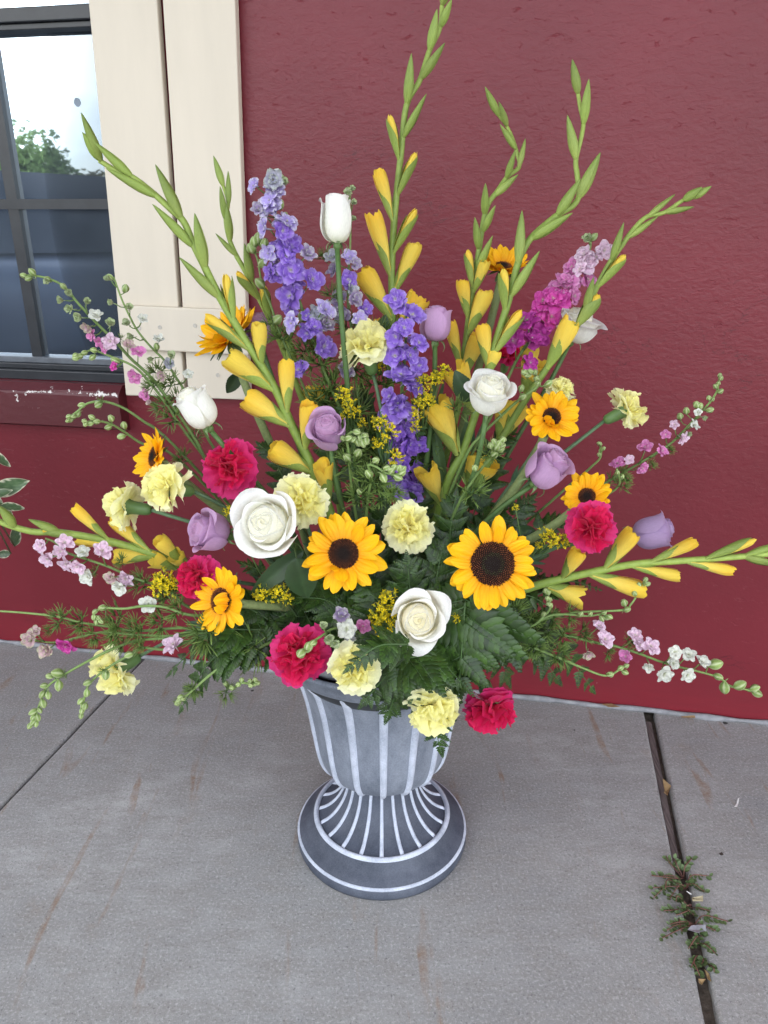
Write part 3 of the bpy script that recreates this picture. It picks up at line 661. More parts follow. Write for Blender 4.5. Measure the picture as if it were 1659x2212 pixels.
# ------------------------------------------------------------------ flower builders
FOAM = V((UX, UY, .475))
RG = random.Random(11)
G_STEM, G_DARK, G_LIGHT = (.12, .185, .03), (.035, .075, .022), (.25, .34, .085)
def into_urn(p, k=.45):
    """where a stem that comes from p goes into the urn"""
    d = V((p.x - FOAM.x, p.y - FOAM.y, 0)); l = d.length
    if l > 1e-4: d = d / l * min(l * k, .115)
    return FOAM + d + V((RG.uniform(-.015, .015), RG.uniform(-.015, .015), 0))
def stem_path(p, back, n=14, bend=.35):
    """from the urn up to p, arriving along `back` (direction pointing away from the head, downwards along the stem)"""
    b = into_urn(p); L = (p - b).length
    c1 = p + back * L * bend; c0 = b + ((p - b) * .35 + V((0, 0, L * .25)))
    o = []
    for i in range(n + 1):
        t = i / n; o.append(b * (1 - t) ** 3 + c0 * 3 * t * (1 - t) ** 2 + c1 * 3 * t * t * (1 - t) + p * t ** 3)
    return [b - V((0, 0, .06))] + o
def stem_part(root, pts, r0, r1, col=G_STEM, col2=None, mat=None, n=7, name='stem'):
    m = MB(); N = len(pts); m.tube(pts, [lerp(r0, r1, i / (N - 1)) for i in range(N)], n, col, col2)
    return part(name, m.mesh(name, mat or M_STEM), root)
CACHE = {}
def cached(key, fn):
    if key not in CACHE: CACHE[key] = fn()
    return CACHE[key]

# ---- broad leaf (unit length along +Z, faces +X)
def leaf_mesh(seed, col, wid=.33, fold=.18, bend=.25, serr=.03):
    def mk():
        rg = random.Random(seed); m = MB(); ph = rg.uniform(0, 6)
        def fn(u, v):
            x = u * 2 - 1; w = wid * (math.sin(math.pi * min(1, v ** .8)) ** .8) * (1 + serr * (1 if int(v * 26) % 2 else -1) * abs(x)) + .006
            return V((-abs(x) ** 1.3 * -fold * w * 1.6 - bend * v * v + .02 * math.sin(6 * v + ph) * x, x * w, v)), mixc(col, (col[0] * 1.5, col[1] * 1.4, col[2] * 1.4), .6 if abs(x) < .1 else 0)
        m.grid(fn, 8, 26); return m.mesh('leaf', M_LEAF)
    return cached(('leaf', seed, col, wid), mk)
def put_leaf(root, base, tip, wid, col=(.03, .062, .022), seed=0, toward=None, name='leaf'):
    ax = tip - base; B = basis_out(ax, (toward if toward is not None else (CAM - base)))
    return part(name, leaf_mesh(seed % 4, col), root, mat4(B, base, wid / .66, wid / .66, ax.length))

def petiole(root, path, b):
    q = min(path, key=lambda a: (a - b).length); m = MB()
    if (q - b).length > .003: m.tube([q, (q + b) / 2 + V((0, 0, .006)), b], [.0013, .0012, .001], 5, (.06, .10, .03)); part('petiole', m.mesh('petiole', M_STEM), root)

# ---- rose
WHITE = ((.88, .88, .85), (.90, .88, .70)); LAV = ((.62, .40, .62), (.56, .30, .50))
def rose_petal(t, op, cols, rg, hr, outer):
    
    m = MB(); ph = rg.uniform(0, 6.28); ph2 = rg.uniform(0, 6.28)
    sm = min(1, max(0, (t - .52) / .48)); o = op * sm * sm * (3 - 2 * sm); rb = lerp(.13, lerp(.97, 1.03, op), t ** .85); rt = lerp(rb * lerp(.74, .60, op), 1.38, o); rm = lerp(rb, rt, .42) + .05 * rb
    Hl = hr * lerp(1.0, lerp(.96, .76, op), t ** 1.6) * rg.uniform(.97, 1.02)
    pr = [(.10 + .06 * t, 0), (.72 * rb, .11), (rb, .34), (rm, .68), (rt, 1.0)]
    Wd = lerp(2.3, 1.12, t ** .6) * rg.uniform(.9, 1.1); curl = (.70 + .75 * op) * rg.uniform(.7, 1.45) * (1.45 if outer else 1.0)
    dx = rg.uniform(-.18, .18)
    def fn(u, v):
        x = u * 2 - 1; vv = v * (1 - .26 * abs(x) ** 3.0 + .03 * math.sin(3 * x + ph))
        r, z = prof(pr, vv); wf = .42 + .58 * math.sin(min(1, vv * 1.55) * math.pi / 2)
        a = x * Wd * wf; k = max(0, (vv - .72) / .28); ke = max(0, (abs(x) - .6) / .4) * vv
        dr = curl * (.03 + .17 * t) * (k * k + (.2 + .4 * op) * ke * ke)
        rr = r * (1 + (.07 + .07 * t) * x) + dr + (.012 + .03 * t) * math.sin(4.5 * x + ph) * vv ** 3 + .012 * math.sin(12 * x + ph2) * vv ** 5
        zc = z * Hl - .75 * dr * k - .04 * t * math.cos(4 * x + ph) * vv ** 3
        c = mixc(cols[1], cols[0], min(1, t * 1.2) * (.45 + .55 * vv))
        if vv < .3: c = mixc((c[0] * .95, c[1] * 1.0, c[2] * .82), c, vv / .3)
        e = max(0, (vv - .93) / .07); c = mixc(c, (c[0] * .95, c[1] * .90, c[2] * .92), e * .5)
        return V((rr * math.cos(a), rr * math.sin(a), zc)), c
    m.grid(fn, 16, 15); return m.mesh('petal', M_PETAL)
def rose(label, px, py, Y, wpx, face, op=.5, hr=2.5, cols=WHITE, seed=1, off=.5, leaves=(), n=15, group=None, sep=1.0, back=None):
    rg = random.Random(seed); s = S(px, py, Y); R_ = wpx * s * .5 / (1.02 + .50 * op); ax = FC(*face); c = P(px, py, Y); H = hr * R_
    base = c - ax * H * off; B = basis(ax, rg.uniform(0, 6.28)); M = mat4(B, base, R_)
    bk = -ax if back is None else FC(*back)
    path = stem_path(base - ax * R_ * .25, bk); root = thing('rose', label, 'rose', path[1], group)
    stem_part(root, path, .0042, .0036, (.045, .075, .028), (.075, .14, .04))
    t0 = .62 if op > .38 else .45; rh = .74 if op > .38 else .60
    # the closed inner petals: overlapping shells leaning in over the heart, each a petal of its own
    NI = 10; inn = []
    for i in range(NI):
        e0 = rh * (.06 + .80 * (i / NI) ** .95); inn.append((e0, (i * 2.42 + rg.uniform(-.25, .25)) % 6.2832, lerp(2.5, 1.25, i / NI), lerp(.015, .26, i / NI) * rg.uniform(.7, 1.4) * rh, rg.uniform(-1.3, 1.3)))
    Hc = hr * lerp(.97, .90, op)
    def vis(r, a):
        bi, be = -1, 0.0
        for i, (e0, ph_, wd_, cu, sk) in enumerate(inn):
            da = (a - ph_ + math.pi) % (2 * math.pi) - math.pi
            if abs(da) < wd_:
                e = e0 + cu * da * da + sk * .06 * rh * da
                if e <= r: bi, be = i, e
        return bi, be
    nu, nv = 60, 46; vs, own = [], []
    for j in range(nv + 1):
        v = j / nv; r = rh * 1.04 * v ** .9 + .003
        for i in range(nu):
            a = 2 * math.pi * i / nu; k, e = vis(r, a); dome = Hc * (1 - .10 * (r / rh) ** 2 - .75 * max(0, (r / rh - .72)) ** 2 * 3.2)
            rim = math.exp(-(r - e) / (.055 * rh + .012)) if k >= 0 else 0
            z = dome + .15 * rh * rim - .05 * rh * (1 - k / NI) * (0 if k < 0 else 1) - (.10 * rh if k < 0 else 0); rr = r + .035 * rh * rim
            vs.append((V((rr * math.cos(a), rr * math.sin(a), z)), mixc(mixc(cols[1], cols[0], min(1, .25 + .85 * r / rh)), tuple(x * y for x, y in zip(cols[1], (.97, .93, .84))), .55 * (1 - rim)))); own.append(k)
    fo = {}
    for j in range(nv):
        for i in range(nu):
            q = (j * nu + i, j * nu + (i + 1) % nu, (j + 1) * nu + (i + 1) % nu, (j + 1) * nu + i); fo.setdefault(max(own[x] for x in q), []).append(q)
    for k, fs in fo.items():
        m = MB(); idx = {}
        for f in fs:
            for x in f:
                if x not in idx: idx[x] = len(m.v); m.v.append(tuple(vs[x][0])); m.c.append((*vs[x][1], 1))
            m.f.append(tuple(idx[x] for x in f)); m.m.append(0)
        part('inner_petal', m.mesh('inner_petal', M_PETAL), root, M)
    for i in range(n):
        t = lerp(t0, 1.0, i / (n - 1)) if n > 1 else 1; a = i * 2.399963 + rg.uniform(-.2, .2)
        me = rose_petal(t, op, cols, rg, hr, i >= n - 4)
        tilt = Matrix.Rotation(rg.uniform(-.05, .05) * (1 + op), 3, 'X')
        part('petal', me, root, M @ (Matrix.Rotation(a, 3, 'Z') @ tilt).to_4x4())
    m = MB(); m.ell(base - ax * R_ * .12, ax, R_ * .26, R_ * .26, (.10, .17, .05)); part('receptacle', m.mesh('receptacle', M_STEM), root)
    for k in range(5):
        a = k * 2 * math.pi / 5 + rg.uniform(-.2, .2); m = MB(); droop = rg.uniform(.2, 1.1) * sep; L = rg.uniform(.75, 1.1)
        def fn(u, v):
            x = u * 2 - 1; th = lerp(.4, 1.5 + droop, v); r = .18 + L * v * math.sin(th) * .8; z = -.02 + L * v * math.cos(th) * .7
            w = .17 * (1 - v) ** .8 * (.5 + 2.2 * v * (1 - v)); return V((r - .04 * x * x, x * w, z)), mixc((.11, .19, .06), (.16, .24, .10), v)
        m.grid(fn, 4, 7); part('sepal', m.mesh('sepal', M_LEAF), root, M @ Matrix.Rotation(a, 4, 'Z'))
    for (bx, by, tx, ty, w, dY) in leaves:
        b = P(bx, by, Y + dY); t_ = P(tx, ty, Y + dY - .01); put_leaf(root, b, t_, w * S(tx, ty, Y), seed=rg.randint(0, 9)); petiole(root, path, b)
    return root

# ---- carnation
YEL = ((.93, .90, .44), (.91, .82, .36), (.93, .92, .60)); PINK = ((.72, .013, .105), (.60, .008, .055), (.70, .04, .21))
def carn_petal(cols, seed, inner):
    def mk():
        rg = random.Random(seed * 7 + inner); m = MB(); p1, p2, p3 = [rg.uniform(0, 6.28) for _ in range(3)]
        A = rg.uniform(.50, .75) if inner else rg.uniform(.60, .85); amp = .22 if inner else .12; k1 = rg.uniform(2.4, 4.6)
        ser = [rg.uniform(-.06, .05) for _ in range(30)]
        def fn(u, v):
            x = u * 2 - 1; a = x * A * (.35 + .65 * v)
            L = (1 - .13 * x * x); rho = .06 + (.94 * L + (ser[int(u * 20)] if v > .95 else 0)) * v
            z = amp * v ** 1.7 * (math.sin(k1 * x + p1) + .5 * math.sin(2.3 * k1 * x + p2)) + (.10 if inner else -.16) * v * v + .04 * math.sin(9 * v + p3) * v
            c = mixc(cols[1], cols[0], min(1, v * 1.2)) if inner else mixc(cols[0], cols[2], max(0, v - .35) / .65)
            return V((rho * math.cos(a), rho * math.sin(a) * 1.15, z)), c
        m.grid(fn, 20, 7); return m.mesh('petal', M_PETAL)
    return cached(('carn', cols, seed, inner), mk)
def carnation(label, px, py, Y, wpx, face, cols=YEL, seed=1, off=.30, n=23, group=None, flat=1.0, back=None, sag=0):
    rg = random.Random(seed); s = S(px, py, Y); R_ = wpx * s * .5; ax = FC(*face); c = P(px, py, Y); base = c - ax * R_ * off; B = basis(ax, rg.uniform(0, 6.28))
    cal = R_ * 1.05; cb = base - ax * cal; bk = -ax if back is None else FC(*back)
    path = stem_path(cb, bk, bend=.3); root = thing('carnation', label, 'carnation', path[1], group)
    stem_part(root, path, .0032, .0027, (.075, .13, .07), (.10, .17, .085))
    m = MB()
    def cf(u, v):
        a = 2 * math.pi * u; r = prof([(.10, 0), (.20, .12), (.235, .45), (.25, .8), (.31, 1.05)], v); 
        z = r[1] * cal * (1 + (.05 * (1 if int(round(u * 20)) % 4 < 2 else -1) if v > .95 else 0)); rr = r[0] * R_ * 1.15
        return cb + B @ V((rr * math.cos(a), rr * math.sin(a), z)), mixc((.09, .17, .05), (.13, .22, .075), v)
    m.grid(cf, 20, 8, wrap=True); part('calyx', m.mesh('calyx', M_LEAF), root)
    for i in range(n):
        q = i / (n - 1); inner = 1 if q < .58 else 0
        th = lerp(.12, 1.62, q ** .72) + rg.uniform(-.12, .12); ph = i * 2.399963 + rg.uniform(-.3, .3)
        d = V((math.sin(th) * math.cos(ph), math.sin(th) * math.sin(ph), math.cos(th) * flat))
        me = carn_petal(cols, rg.randint(0, 7), inner); Lk = lerp(.92, 1.0, q) * rg.uniform(.84, 1.16)
        up = V((0, 0, 1)); zax = (up - d * d.dot(up)); zax = zax.normalized() if zax.length > .05 else V((1, 0, 0))
        tw = rg.uniform(-1.2, 1.2) * (1 - q) + rg.uniform(-.25, .25)
        x_ = d.normalized(); y_ = zax.cross(x_); B2 = Matrix((x_, y_, zax)).transposed() @ Matrix.Rotation(tw, 3, 'X')
        part('petal', me, root, mat4(B, base, R_) @ mat4(B2, V((0, 0, 0)), Lk, Lk * (1.0 if inner else 1.12), Lk))
    for k in (-1, 1):            # grassy leaves at a node on the stem
        i = int(len(path) * .62); p = path[i]; t = (path[i + 1] - path[i]).normalized(); o_ = t.orthogonal().normalized() * k
        put_leaf(root, p, p + t * .035 + o_ * .016, .006, (.06, .12, .065), rg.randint(0, 3))
    return root

# ---- sunflower
SUNC = (.88, .43, .006)
def sun_petal(seed):
    def mk():
        rg = random.Random(seed + 50); m = MB(); bend = rg.uniform(-.10, .22); cup = rg.uniform(.10, .26); tw = rg.uniform(-.25, .25); ph = rg.uniform(0, 6)
        tip = rg.uniform(-.12, .12); wd = rg.uniform(.20, .28)
        def fn(u, v):
            x = u * 2 - 1; w = wd * (1.85 * (v + .04) ** .50 * max(0, 1 - v) ** .58 + .16 * (1 - v))
            z = bend * v * v - cup * w * x * x * 1.6 + .026 * math.cos(3.2 * math.pi * x) * (1 - v ** 3) + .02 * math.sin(7 * v + ph) * x
            y = x * w; y2 = y * math.cos(tw * v) ; z += y * math.sin(tw * v)
            c = mixc((SUNC[0] * .98, SUNC[1] * .80, SUNC[2]), (SUNC[0], SUNC[1] * 1.10, SUNC[2]), min(1, v * 1.6)); return V((v, y2 + tip * v * v, z)), c
        m.grid(fn, 10, 12); return m.mesh('petal', M_SUNP)
    return cached(('sunp', seed), mk)
def sun_disc(big):
    def mk():
        rg = random.Random(5); m = MB()
        def fn(u, v):
            a = 2 * math.pi * u; r = max(.004, v); z = .22 * (1 - v * v) - .10 * math.exp(-(v / .35) ** 2)
            return V((r * math.cos(a), r * math.sin(a), z)), (.012, .006, .005)
        m.grid(fn, 40, 10, wrap=True)
        N = 460
        for i in range(N):
            v = math.sqrt((i + .5) / N); a = i * 2.399963; z = .22 * (1 - v * v) - .10 * math.exp(-(v / .35) ** 2); c = V((v * math.cos(a), v * math.sin(a), z))
            h = lerp(.035, .16, v ** 1.5) * rg.uniform(.6, 1.25); r = .034; d = (V((c.x * .55, c.y * .55, 1)) + V((rg.uniform(-.3, .3), rg.uniform(-.3, .3), 0))).normalized()
            if big and .36 < v < .52: col = (.06, .065, .025)
            else: col = mixc((.022, .022, .018), (.20, .062, .022), min(1, max(0, (v - .3) * 2.2)))
            k = rg.uniform(.6, 1.6); col = tuple(x * k for x in col); x_ = d.orthogonal().normalized(); y_ = d.cross(x_)
            m.poly([c + x_ * r, c + (y_ * .87 - x_ * .5) * r, c + (-y_ * .87 - x_ * .5) * r, c + d * h], [(0, 1, 3), (1, 2, 3), (2, 0, 3)], col)
        return m.mesh('seed_disc', M_DISC, False)
    return cached(('disc', big), mk)
def sunflower(label, px, py, Y, wpx, face, disc=.36, seed=1, folds=(), lift=0.0, group=None, back=None, bend=.35, roll=None, leaves=()):
    rg = random.Random(seed); s = S(px, py, Y); R_ = wpx * s * .5; ax = FC(*face); c = P(px, py, Y); B = basis(ax, rg.uniform(0, 6.28) if roll is None else roll); M = mat4(B, c, R_)
    bk = -ax if back is None else FC(*back)
    path = stem_path(c - ax * R_ * .16, bk, 18, bend); root = thing('sunflower', label, 'sunflower', path[1], group)
    stem_part(root, path, .0072, .0060, (.13, .17, .06), (.19, .235, .095), M_WOODY, 9)
    part('seed_disc', sun_disc(disc > .42), root, M @ Matrix.Diagonal((disc, disc, disc, 1)))
    m = MB()
    def bf(u, v):
        a = 2 * math.pi * u; r, z = prof([(disc * 1.05, -.02), (disc * .9, -.10), (disc * .5, -.17), (.08, -.24)], v); return V((r * math.cos(a), r * math.sin(a), z)), (.07, .11, .035)
    m.grid(bf, 24, 6, wrap=True); part('receptacle', m.mesh('receptacle', M_LEAF), root, M)
    for layer, (n, el0, el1, k) in enumerate(((15, .10, .48, .92), (16, -.08, .22, 1.02))):
        for i in range(n):
            a = 2 * math.pi * (i + .5 * layer + rg.uniform(-.32, .32)) / n; el = rg.uniform(el0, el1) + lift
            L = (1 - disc * .9) * k * rg.uniform(.80, 1.12); ww = L * rg.uniform(.85, 1.2)
            fl = None
            if layer == 0:
                for fa, fe in folds:
                    if abs((a - fa + math.pi) % (2 * math.pi) - math.pi) < .42: fl = fe + rg.uniform(-.25, .25)
            if fl is not None: el = fl; L *= .8
            Mp = Matrix.Rotation(a, 4, 'Z') @ Matrix.Translation((disc * .90, 0, -.01 - .03 * layer)) @ Matrix.Rotation(-el, 4, 'Y') @ Matrix.Rotation(rg.uniform(-.3, .3), 4, 'X') @ Matrix.Diagonal((L, ww, L, 1))
            part('petal', sun_petal(rg.randint(0, 9)), root, M @ Mp)
    sm = cached('sunsepal', lambda: sepal_mesh())
    for i in range(15):
        a = 2 * math.pi * (i + rg.uniform(-.3, .3)) / 15; Ls = rg.uniform(.42, .62)
        part('sepal', sm, root, M @ Matrix.Rotation(a, 4, 'Z') @ Matrix.Translation((disc * .8, 0, -.10)) @ Matrix.Rotation(rg.uniform(-.15, .35), 4, 'Y') @ Matrix.Diagonal((Ls, Ls, Ls, 1)))
    for (bx, by, tx, ty, w, dY) in leaves:
        put_leaf(root, P(bx, by, Y + dY), P(tx, ty, Y + dY), w * s, (.03, .055, .02), rg.randint(0, 9)); petiole(root, path, P(bx, by, Y + dY))
    return root
def sepal_mesh():
    m = MB()
    def fn(u, v):
        x = u * 2 - 1; return V((v, x * .2 * (1 - v) ** 1.1 * (.6 + 1.4 * v), -.12 * v * v - .05 * x * x)), mixc((.075, .12, .04), (.05, .085, .03), v)
    m.grid(fn, 4, 7); return m.mesh('sepal', M_LEAF)

# ---- gladiolus
GY = (.87, .60, .05); GYL = (.88, .74, .16)
def g_bract(var, kind):
    def mk():
        rg = random.Random(var * 3 + len(kind)); m = MB(); b = rg.uniform(-.12, .25)
        a0, a1 = ((.34, .42, .10), (.175, .25, .05)) if var % 2 else ((.30, .40, .085), (.20, .275, .055))
        if kind == 'closed':
            pr = [(.30, 0), (.72, .12), (1.0, .32), (.92, .52), (.60, .76), (.22, .94), (.02, 1.0)]
            def fn(u, v):
                a = 2 * math.pi * u; r, z = prof(pr, v); ridge = 1 + .06 * math.cos(3 * a)
                return V((r * math.cos(a) * .72 * ridge + b * v * v, r * math.sin(a) * ridge, z)), mixc(a0, a1, min(1, v * 1.15))
            m.grid(fn, 14, 16, wrap=True)
            def fe(u, v):              # free edge of the overlapping inner bract
                a = lerp(.35, 2.3, u); r, z = prof(pr, v * .93); return V((r * math.cos(a) * .76 * 1.07 + b * (v * .93) ** 2, r * math.sin(a) * 1.07, z * 1.0)), mixc((a0[0] * 1.25, a0[1] * 1.2, a0[2] * 1.3), a1, v) if u < .12 or u > .88 else mixc(a0, a1, v)
            m.grid(fe, 8, 14)
        else:
            top = {'outer': .66, 'inner': .52, 'tall': .92, 'tallin': .78}[kind]; pr = [(.26, 0), (.60, .14), (.84, .34), (.92, .60), (.80, 1.0)]; Wd = 1.55 if kind in ('outer', 'tall') else 1.25
            def fn(u, v):
                x = u * 2 - 1; z = v * top; w = Wd * (1 if v < .45 else max(.02, 1 - ((v - .45) / .55) ** 1.5)); r = prof(pr, v * top)[0] * (1.05 + .02 * x)
                a = x * w; return V((r * math.cos(a) + (.14 if v > .8 else 0) * (v - .8), r * math.sin(a), z)), mixc(a0, a1, v)
            m.grid(fn, 12, 12)
        return m.mesh('bract', M_BRACT)
    return cached(('bract', var, kind), mk)
def g_bud(var, kind):
    def mk():
        rg = random.Random(var * 5 + len(kind)); m = MB()
        cfg = {'tip': ([(.22, .1), (.5, .3), (.70, .6), (.62, .85), (.16, .985)], 4, .05), 'bud': ([(.20, .05), (.52, .28), (.84, .56), (.98, .80), (.84, 1.0)], 6, .35), 'open': ([(.20, .05), (.45, .30), (.80, .58), (1.0, .80), (1.16, 1.0)], 6, .6)}[kind]
        pr, n, fl = cfg; yc = (GY, GYL) if var % 2 else ((.86, .66, .08), (.88, .72, .14))
        for i in range(n):
            a0 = i * 2 * math.pi / n * 1.62 + rg.uniform(-.3, .3); top = rg.uniform(.86, 1.0); Wd = 1.45 if kind != 'open' else 1.05; ph = rg.uniform(0, 6); sc_ = 1 - .10 * (i % 3); cu = rg.uniform(-.10, .18) * fl * 2
            def fn(u, v):
                x = u * 2 - 1; vv = v * top * (1 - (.10 if kind == 'bud' else .20) * abs(x) ** 2.6 * v - .03 * math.sin(7 * x + ph) * v); r, z = prof(pr, vv); k = max(0, (vv - .75) / .25)
                rr = r * sc_ * (1 + .10 * x) + cu * k * k + .04 * math.sin(6 * x + ph) * vv ** 3; a = a0 + x * Wd * (1 - .25 * v ** 3) + .5 * vv
                return V((rr * math.cos(a), rr * math.sin(a), z - .03 * fl * k * k)), mixc(yc[1], yc[0], min(1, max(0, (vv - .25) * 1.5)))
            m.grid(fn, 10, 12)
        return m.mesh('floret', M_PETAL)
    return cached(('bud', var, kind), mk)
def gladiolus(label, zk, pts, flor, Y0, Y1, r0=.0065, r1=.0026, group='gladiolus stalks', to_urn=True, leaves=()):
    """pts from low to tip"""
    q = [zz(*p) for p in pts]; n = len(q)
    w = [P(x, y, lerp(Y0, Y1, i / (n - 1))) for i, (x, y) in enumerate(q)]
    if to_urn:
        b = into_urn(w[0], .4); w = [b - V((0, 0, .06)), b] + [(b + w[0]) / 2 + V((0, 0, .01))] + w
    path = catmull(w, 6); root = thing('gladiolus', label, 'gladiolus', w[1], group)
    stem_part(root, path, r0, r1, (.115, .185, .028), (.30, .385, .085), None, 8)
    def yat(px, py):
        best, by = 1e9, Y0
        for i, (x, y) in enumerate(q):
            d = (x - px) ** 2 + (y - py) ** 2
            if d < best: best = d; by = lerp(Y0, Y1, i / (n - 1))
        return by
    rg = random.Random(int(q[-1][0]))
    for i, fl in enumerate(flor):
        k, bx, by_, tx, ty, ty_, wd = fl[:7]
        (bx, by_), (tx, ty) = zz(k, bx, by_), zz(k, tx, ty); Y = yat(bx, by_) - .004; s = S(bx, by_, Y); b = P(bx, by_, Y)
        t = P(tx, ty, Y + rg.uniform(-.015, .01)); ax = t - b; L = ax.length; hw = wd * s * .5
        j = min(range(len(path)), key=lambda a: (path[a] - b).length); sd = (path[min(j + 1, len(path) - 1)] - path[max(j - 1, 0)]).normalized()
        b = b.lerp(path[j], .7); ax = t - b; L = ax.length
        outv = ax.normalized() - sd * ax.normalized().dot(sd); B = basis_out(ax, outv); v = rg.randint(0, 7)
        M = mat4(B, b, hw, hw, L)
        if ty_ == 'g': part('bract', g_bract(v, 'closed'), root, M)
        elif ty_ == 'gy':
            part('bract', g_bract(v, 'tall'), root, M); part('bract', g_bract(v, 'tallin'), root, M @ Matrix.Rotation(math.pi, 4, 'Z')); part('floret', g_bud(v, 'tip'), root, M)
        else:
            part('bract', g_bract(v, 'outer'), root, M @ Matrix.Diagonal((.92, .92, 1, 1))); part('bract', g_bract(v, 'inner'), root, M @ Matrix.Rotation(math.pi, 4, 'Z') @ Matrix.Diagonal((.9, .9, 1, 1)))
            part('floret', g_bud(v, 'bud' if ty_ == 'y' else 'open'), root, M)
    for (k, bx, by_, tx, ty, wd, dy) in leaves:
        (bx, by_), (tx, ty) = zz(k, bx, by_), zz(k, tx, ty); put_leaf(root, P(bx, by_, Y0 + dy), P(tx, ty, Y0 + dy), wd * S(tx, ty, Y0), (.055, .105, .035), i)
    return root

# ---- larkspur
LC = {  # centre, body, edge
    'violet': ((.55, .46, .62), (.235, .115, .53), (.43, .32, .65)), 'violetpale': ((.46, .38, .64), (.40, .31, .64), (.68, .67, .68)),
    'dull': ((.38, .34, .36), (.33, .25, .42), (.50, .50, .46)), 'deep': ((.58, .52, .60), (.24, .105, .54), (.36, .20, .62)),
    'pale': ((.45, .45, .52), (.47, .46, .56), (.46, .52, .40)), 'green': ((.42, .48, .26), (.44, .49, .31), (.30, .39, .16)),
    'pink': ((.60, .40, .42), (.58, .17, .40), (.66, .34, .52)), 'hot': ((.60, .30, .36), (.52, .045, .29), (.62, .13, .40)),
    'palepink': ((.66, .54, .50), (.66, .46, .58), (.70, .58, .64)), 'white': ((.50, .54, .30), (.68, .68, .61), (.66, .68, .60)),
    'pinkgreen': ((.45, .45, .25), (.55, .36, .40), (.40, .46, .24)), 'magenta': ((.50, .2, .35), (.40, .035, .27), (.50, .08, .36))}
def floret_mesh(key, var):
    def mk():
        rg = random.Random(var * 13 + len(key)); m = MB(); c0, c1, c2 = LC[key]
        cupA = {'green': 1.05, 'pale': .6, 'dull': .55, 'white': .42, 'pinkgreen': .7}.get(key, .30)
        for layer in range(2):
            n = 5; k = (1.0, .70)[layer]
            for i in range(n):
                a = 2 * math.pi * (i + .5 * layer + rg.uniform(-.15, .15)) / n; cup = cupA + layer * .35 + rg.uniform(-.2, .25); L = k * rg.uniform(.88, 1.1); ph = rg.uniform(0, 6); wd = rg.uniform(.40, .52) * k
                B = Matrix.Rotation(a, 3, 'Z') @ Matrix.Rotation(-cup, 3, 'Y'); tw = rg.uniform(-.35, .35)
                def fn(u, v):
                    x = u * 2 - 1; w = wd * (math.sin(math.pi * min(.96, (v * .86 + .08))) ** .7) * (1 + .04)
                    z = -.10 * v * v + .16 * x * x * w - .0 + .09 * math.sin(5 * x + ph) * v + tw * x * w + .05 * math.sin(8 * v + ph)
                    c = mixc(c0, c1, min(1, v * 2.6)) if v < .5 else mixc(c1, c2, max(0, (v - .62) / .38) * .8 + (.2 if abs(x) > .8 else 0))
                    return B @ V((.05 + L * v, x * w, z)), c
                m.grid(fn, 6, 6)
        for i in range(7):
            a = rg.uniform(0, 6.28); d = V((math.cos(a) * .25, math.sin(a) * .25, 1)).normalized(); m.tube([d * .05, d * rg.uniform(.16, .26)], [.028, .022], 4, (.55, .52, .40))
        m.tube([V((0, 0, 0)), V((.1, 0, -.35)), V((.32, 0, -.78))], [.11, .07, .02], 6, mixc(c1, (.3, .35, .2), .4), mixc(c2, (.25, .33, .15), .5))
        return m.mesh('floret', M_FLOR)
    return cached(('flor', key, var), mk)
def bud_mesh(var):
    def mk():
        m = MB(); rg = random.Random(var)
        def fn(u, v):
            a = 2 * math.pi * u; r, z = prof([(.10, 0), (.28, .18), (.37, .45), (.31, .72), (.14, .93), (.02, 1.0)], v); r *= 1 + .10 * math.cos(5 * a)
            st = .5 + .5 * math.cos(5 * a); return V((r * math.cos(a), r * math.sin(a), z)), mixc(mixc((.17, .27, .06), (.29, .38, .12), v), (.55, .60, .36), st ** 3 * .7)
        m.grid(fn, 15, 9, wrap=True); m.tube([V((0, 0, .1)), V((.1, 0, -.12)), V((.3, 0, -.3))], [.10, .06, .02], 5, (.25, .33, .12)); return m.mesh('bud', M_BRACT)
    return cached(('lbud', var), mk)
def tuft_mesh(var):
    def mk():
        rg = random.Random(var + 77); m = MB()
        for b in range(9):
            a = 2 * math.pi * b / 9 + rg.uniform(-.4, .4); el = rg.uniform(.15, 1.15); d = V((math.cos(a) * math.cos(el), math.sin(a) * math.cos(el), math.sin(el))); sd = d.orthogonal().normalized(); up = V((0, 0, 1))
            o0 = d * .0; mid = d * .32
            m.tube([V((0, 0, 0)), mid], [.022, .019], 4, (.06, .12, .03))
            for f in range(6):
                an = (f - 2.5) * .38 + rg.uniform(-.15, .15); dd = (Matrix.Rotation(an, 3, (sd.cross(d) if b % 2 else sd)) @ d).normalized(); L = rg.uniform(.45, .75); cv = V((rg.uniform(-.2, .2), rg.uniform(-.2, .2), rg.uniform(-.1, .3)))
                m.tube([mid, mid + dd * L * .35, mid + dd * L * .7 + cv * .25 * L, mid + dd * L + cv * .7 * L], [.028, .028, .022, .008], 3, (.07, .125, .025), (.16, .24, .055))
        return m.mesh('feathery_leaf', M_STEM)
    return cached(('tuft', var), mk)
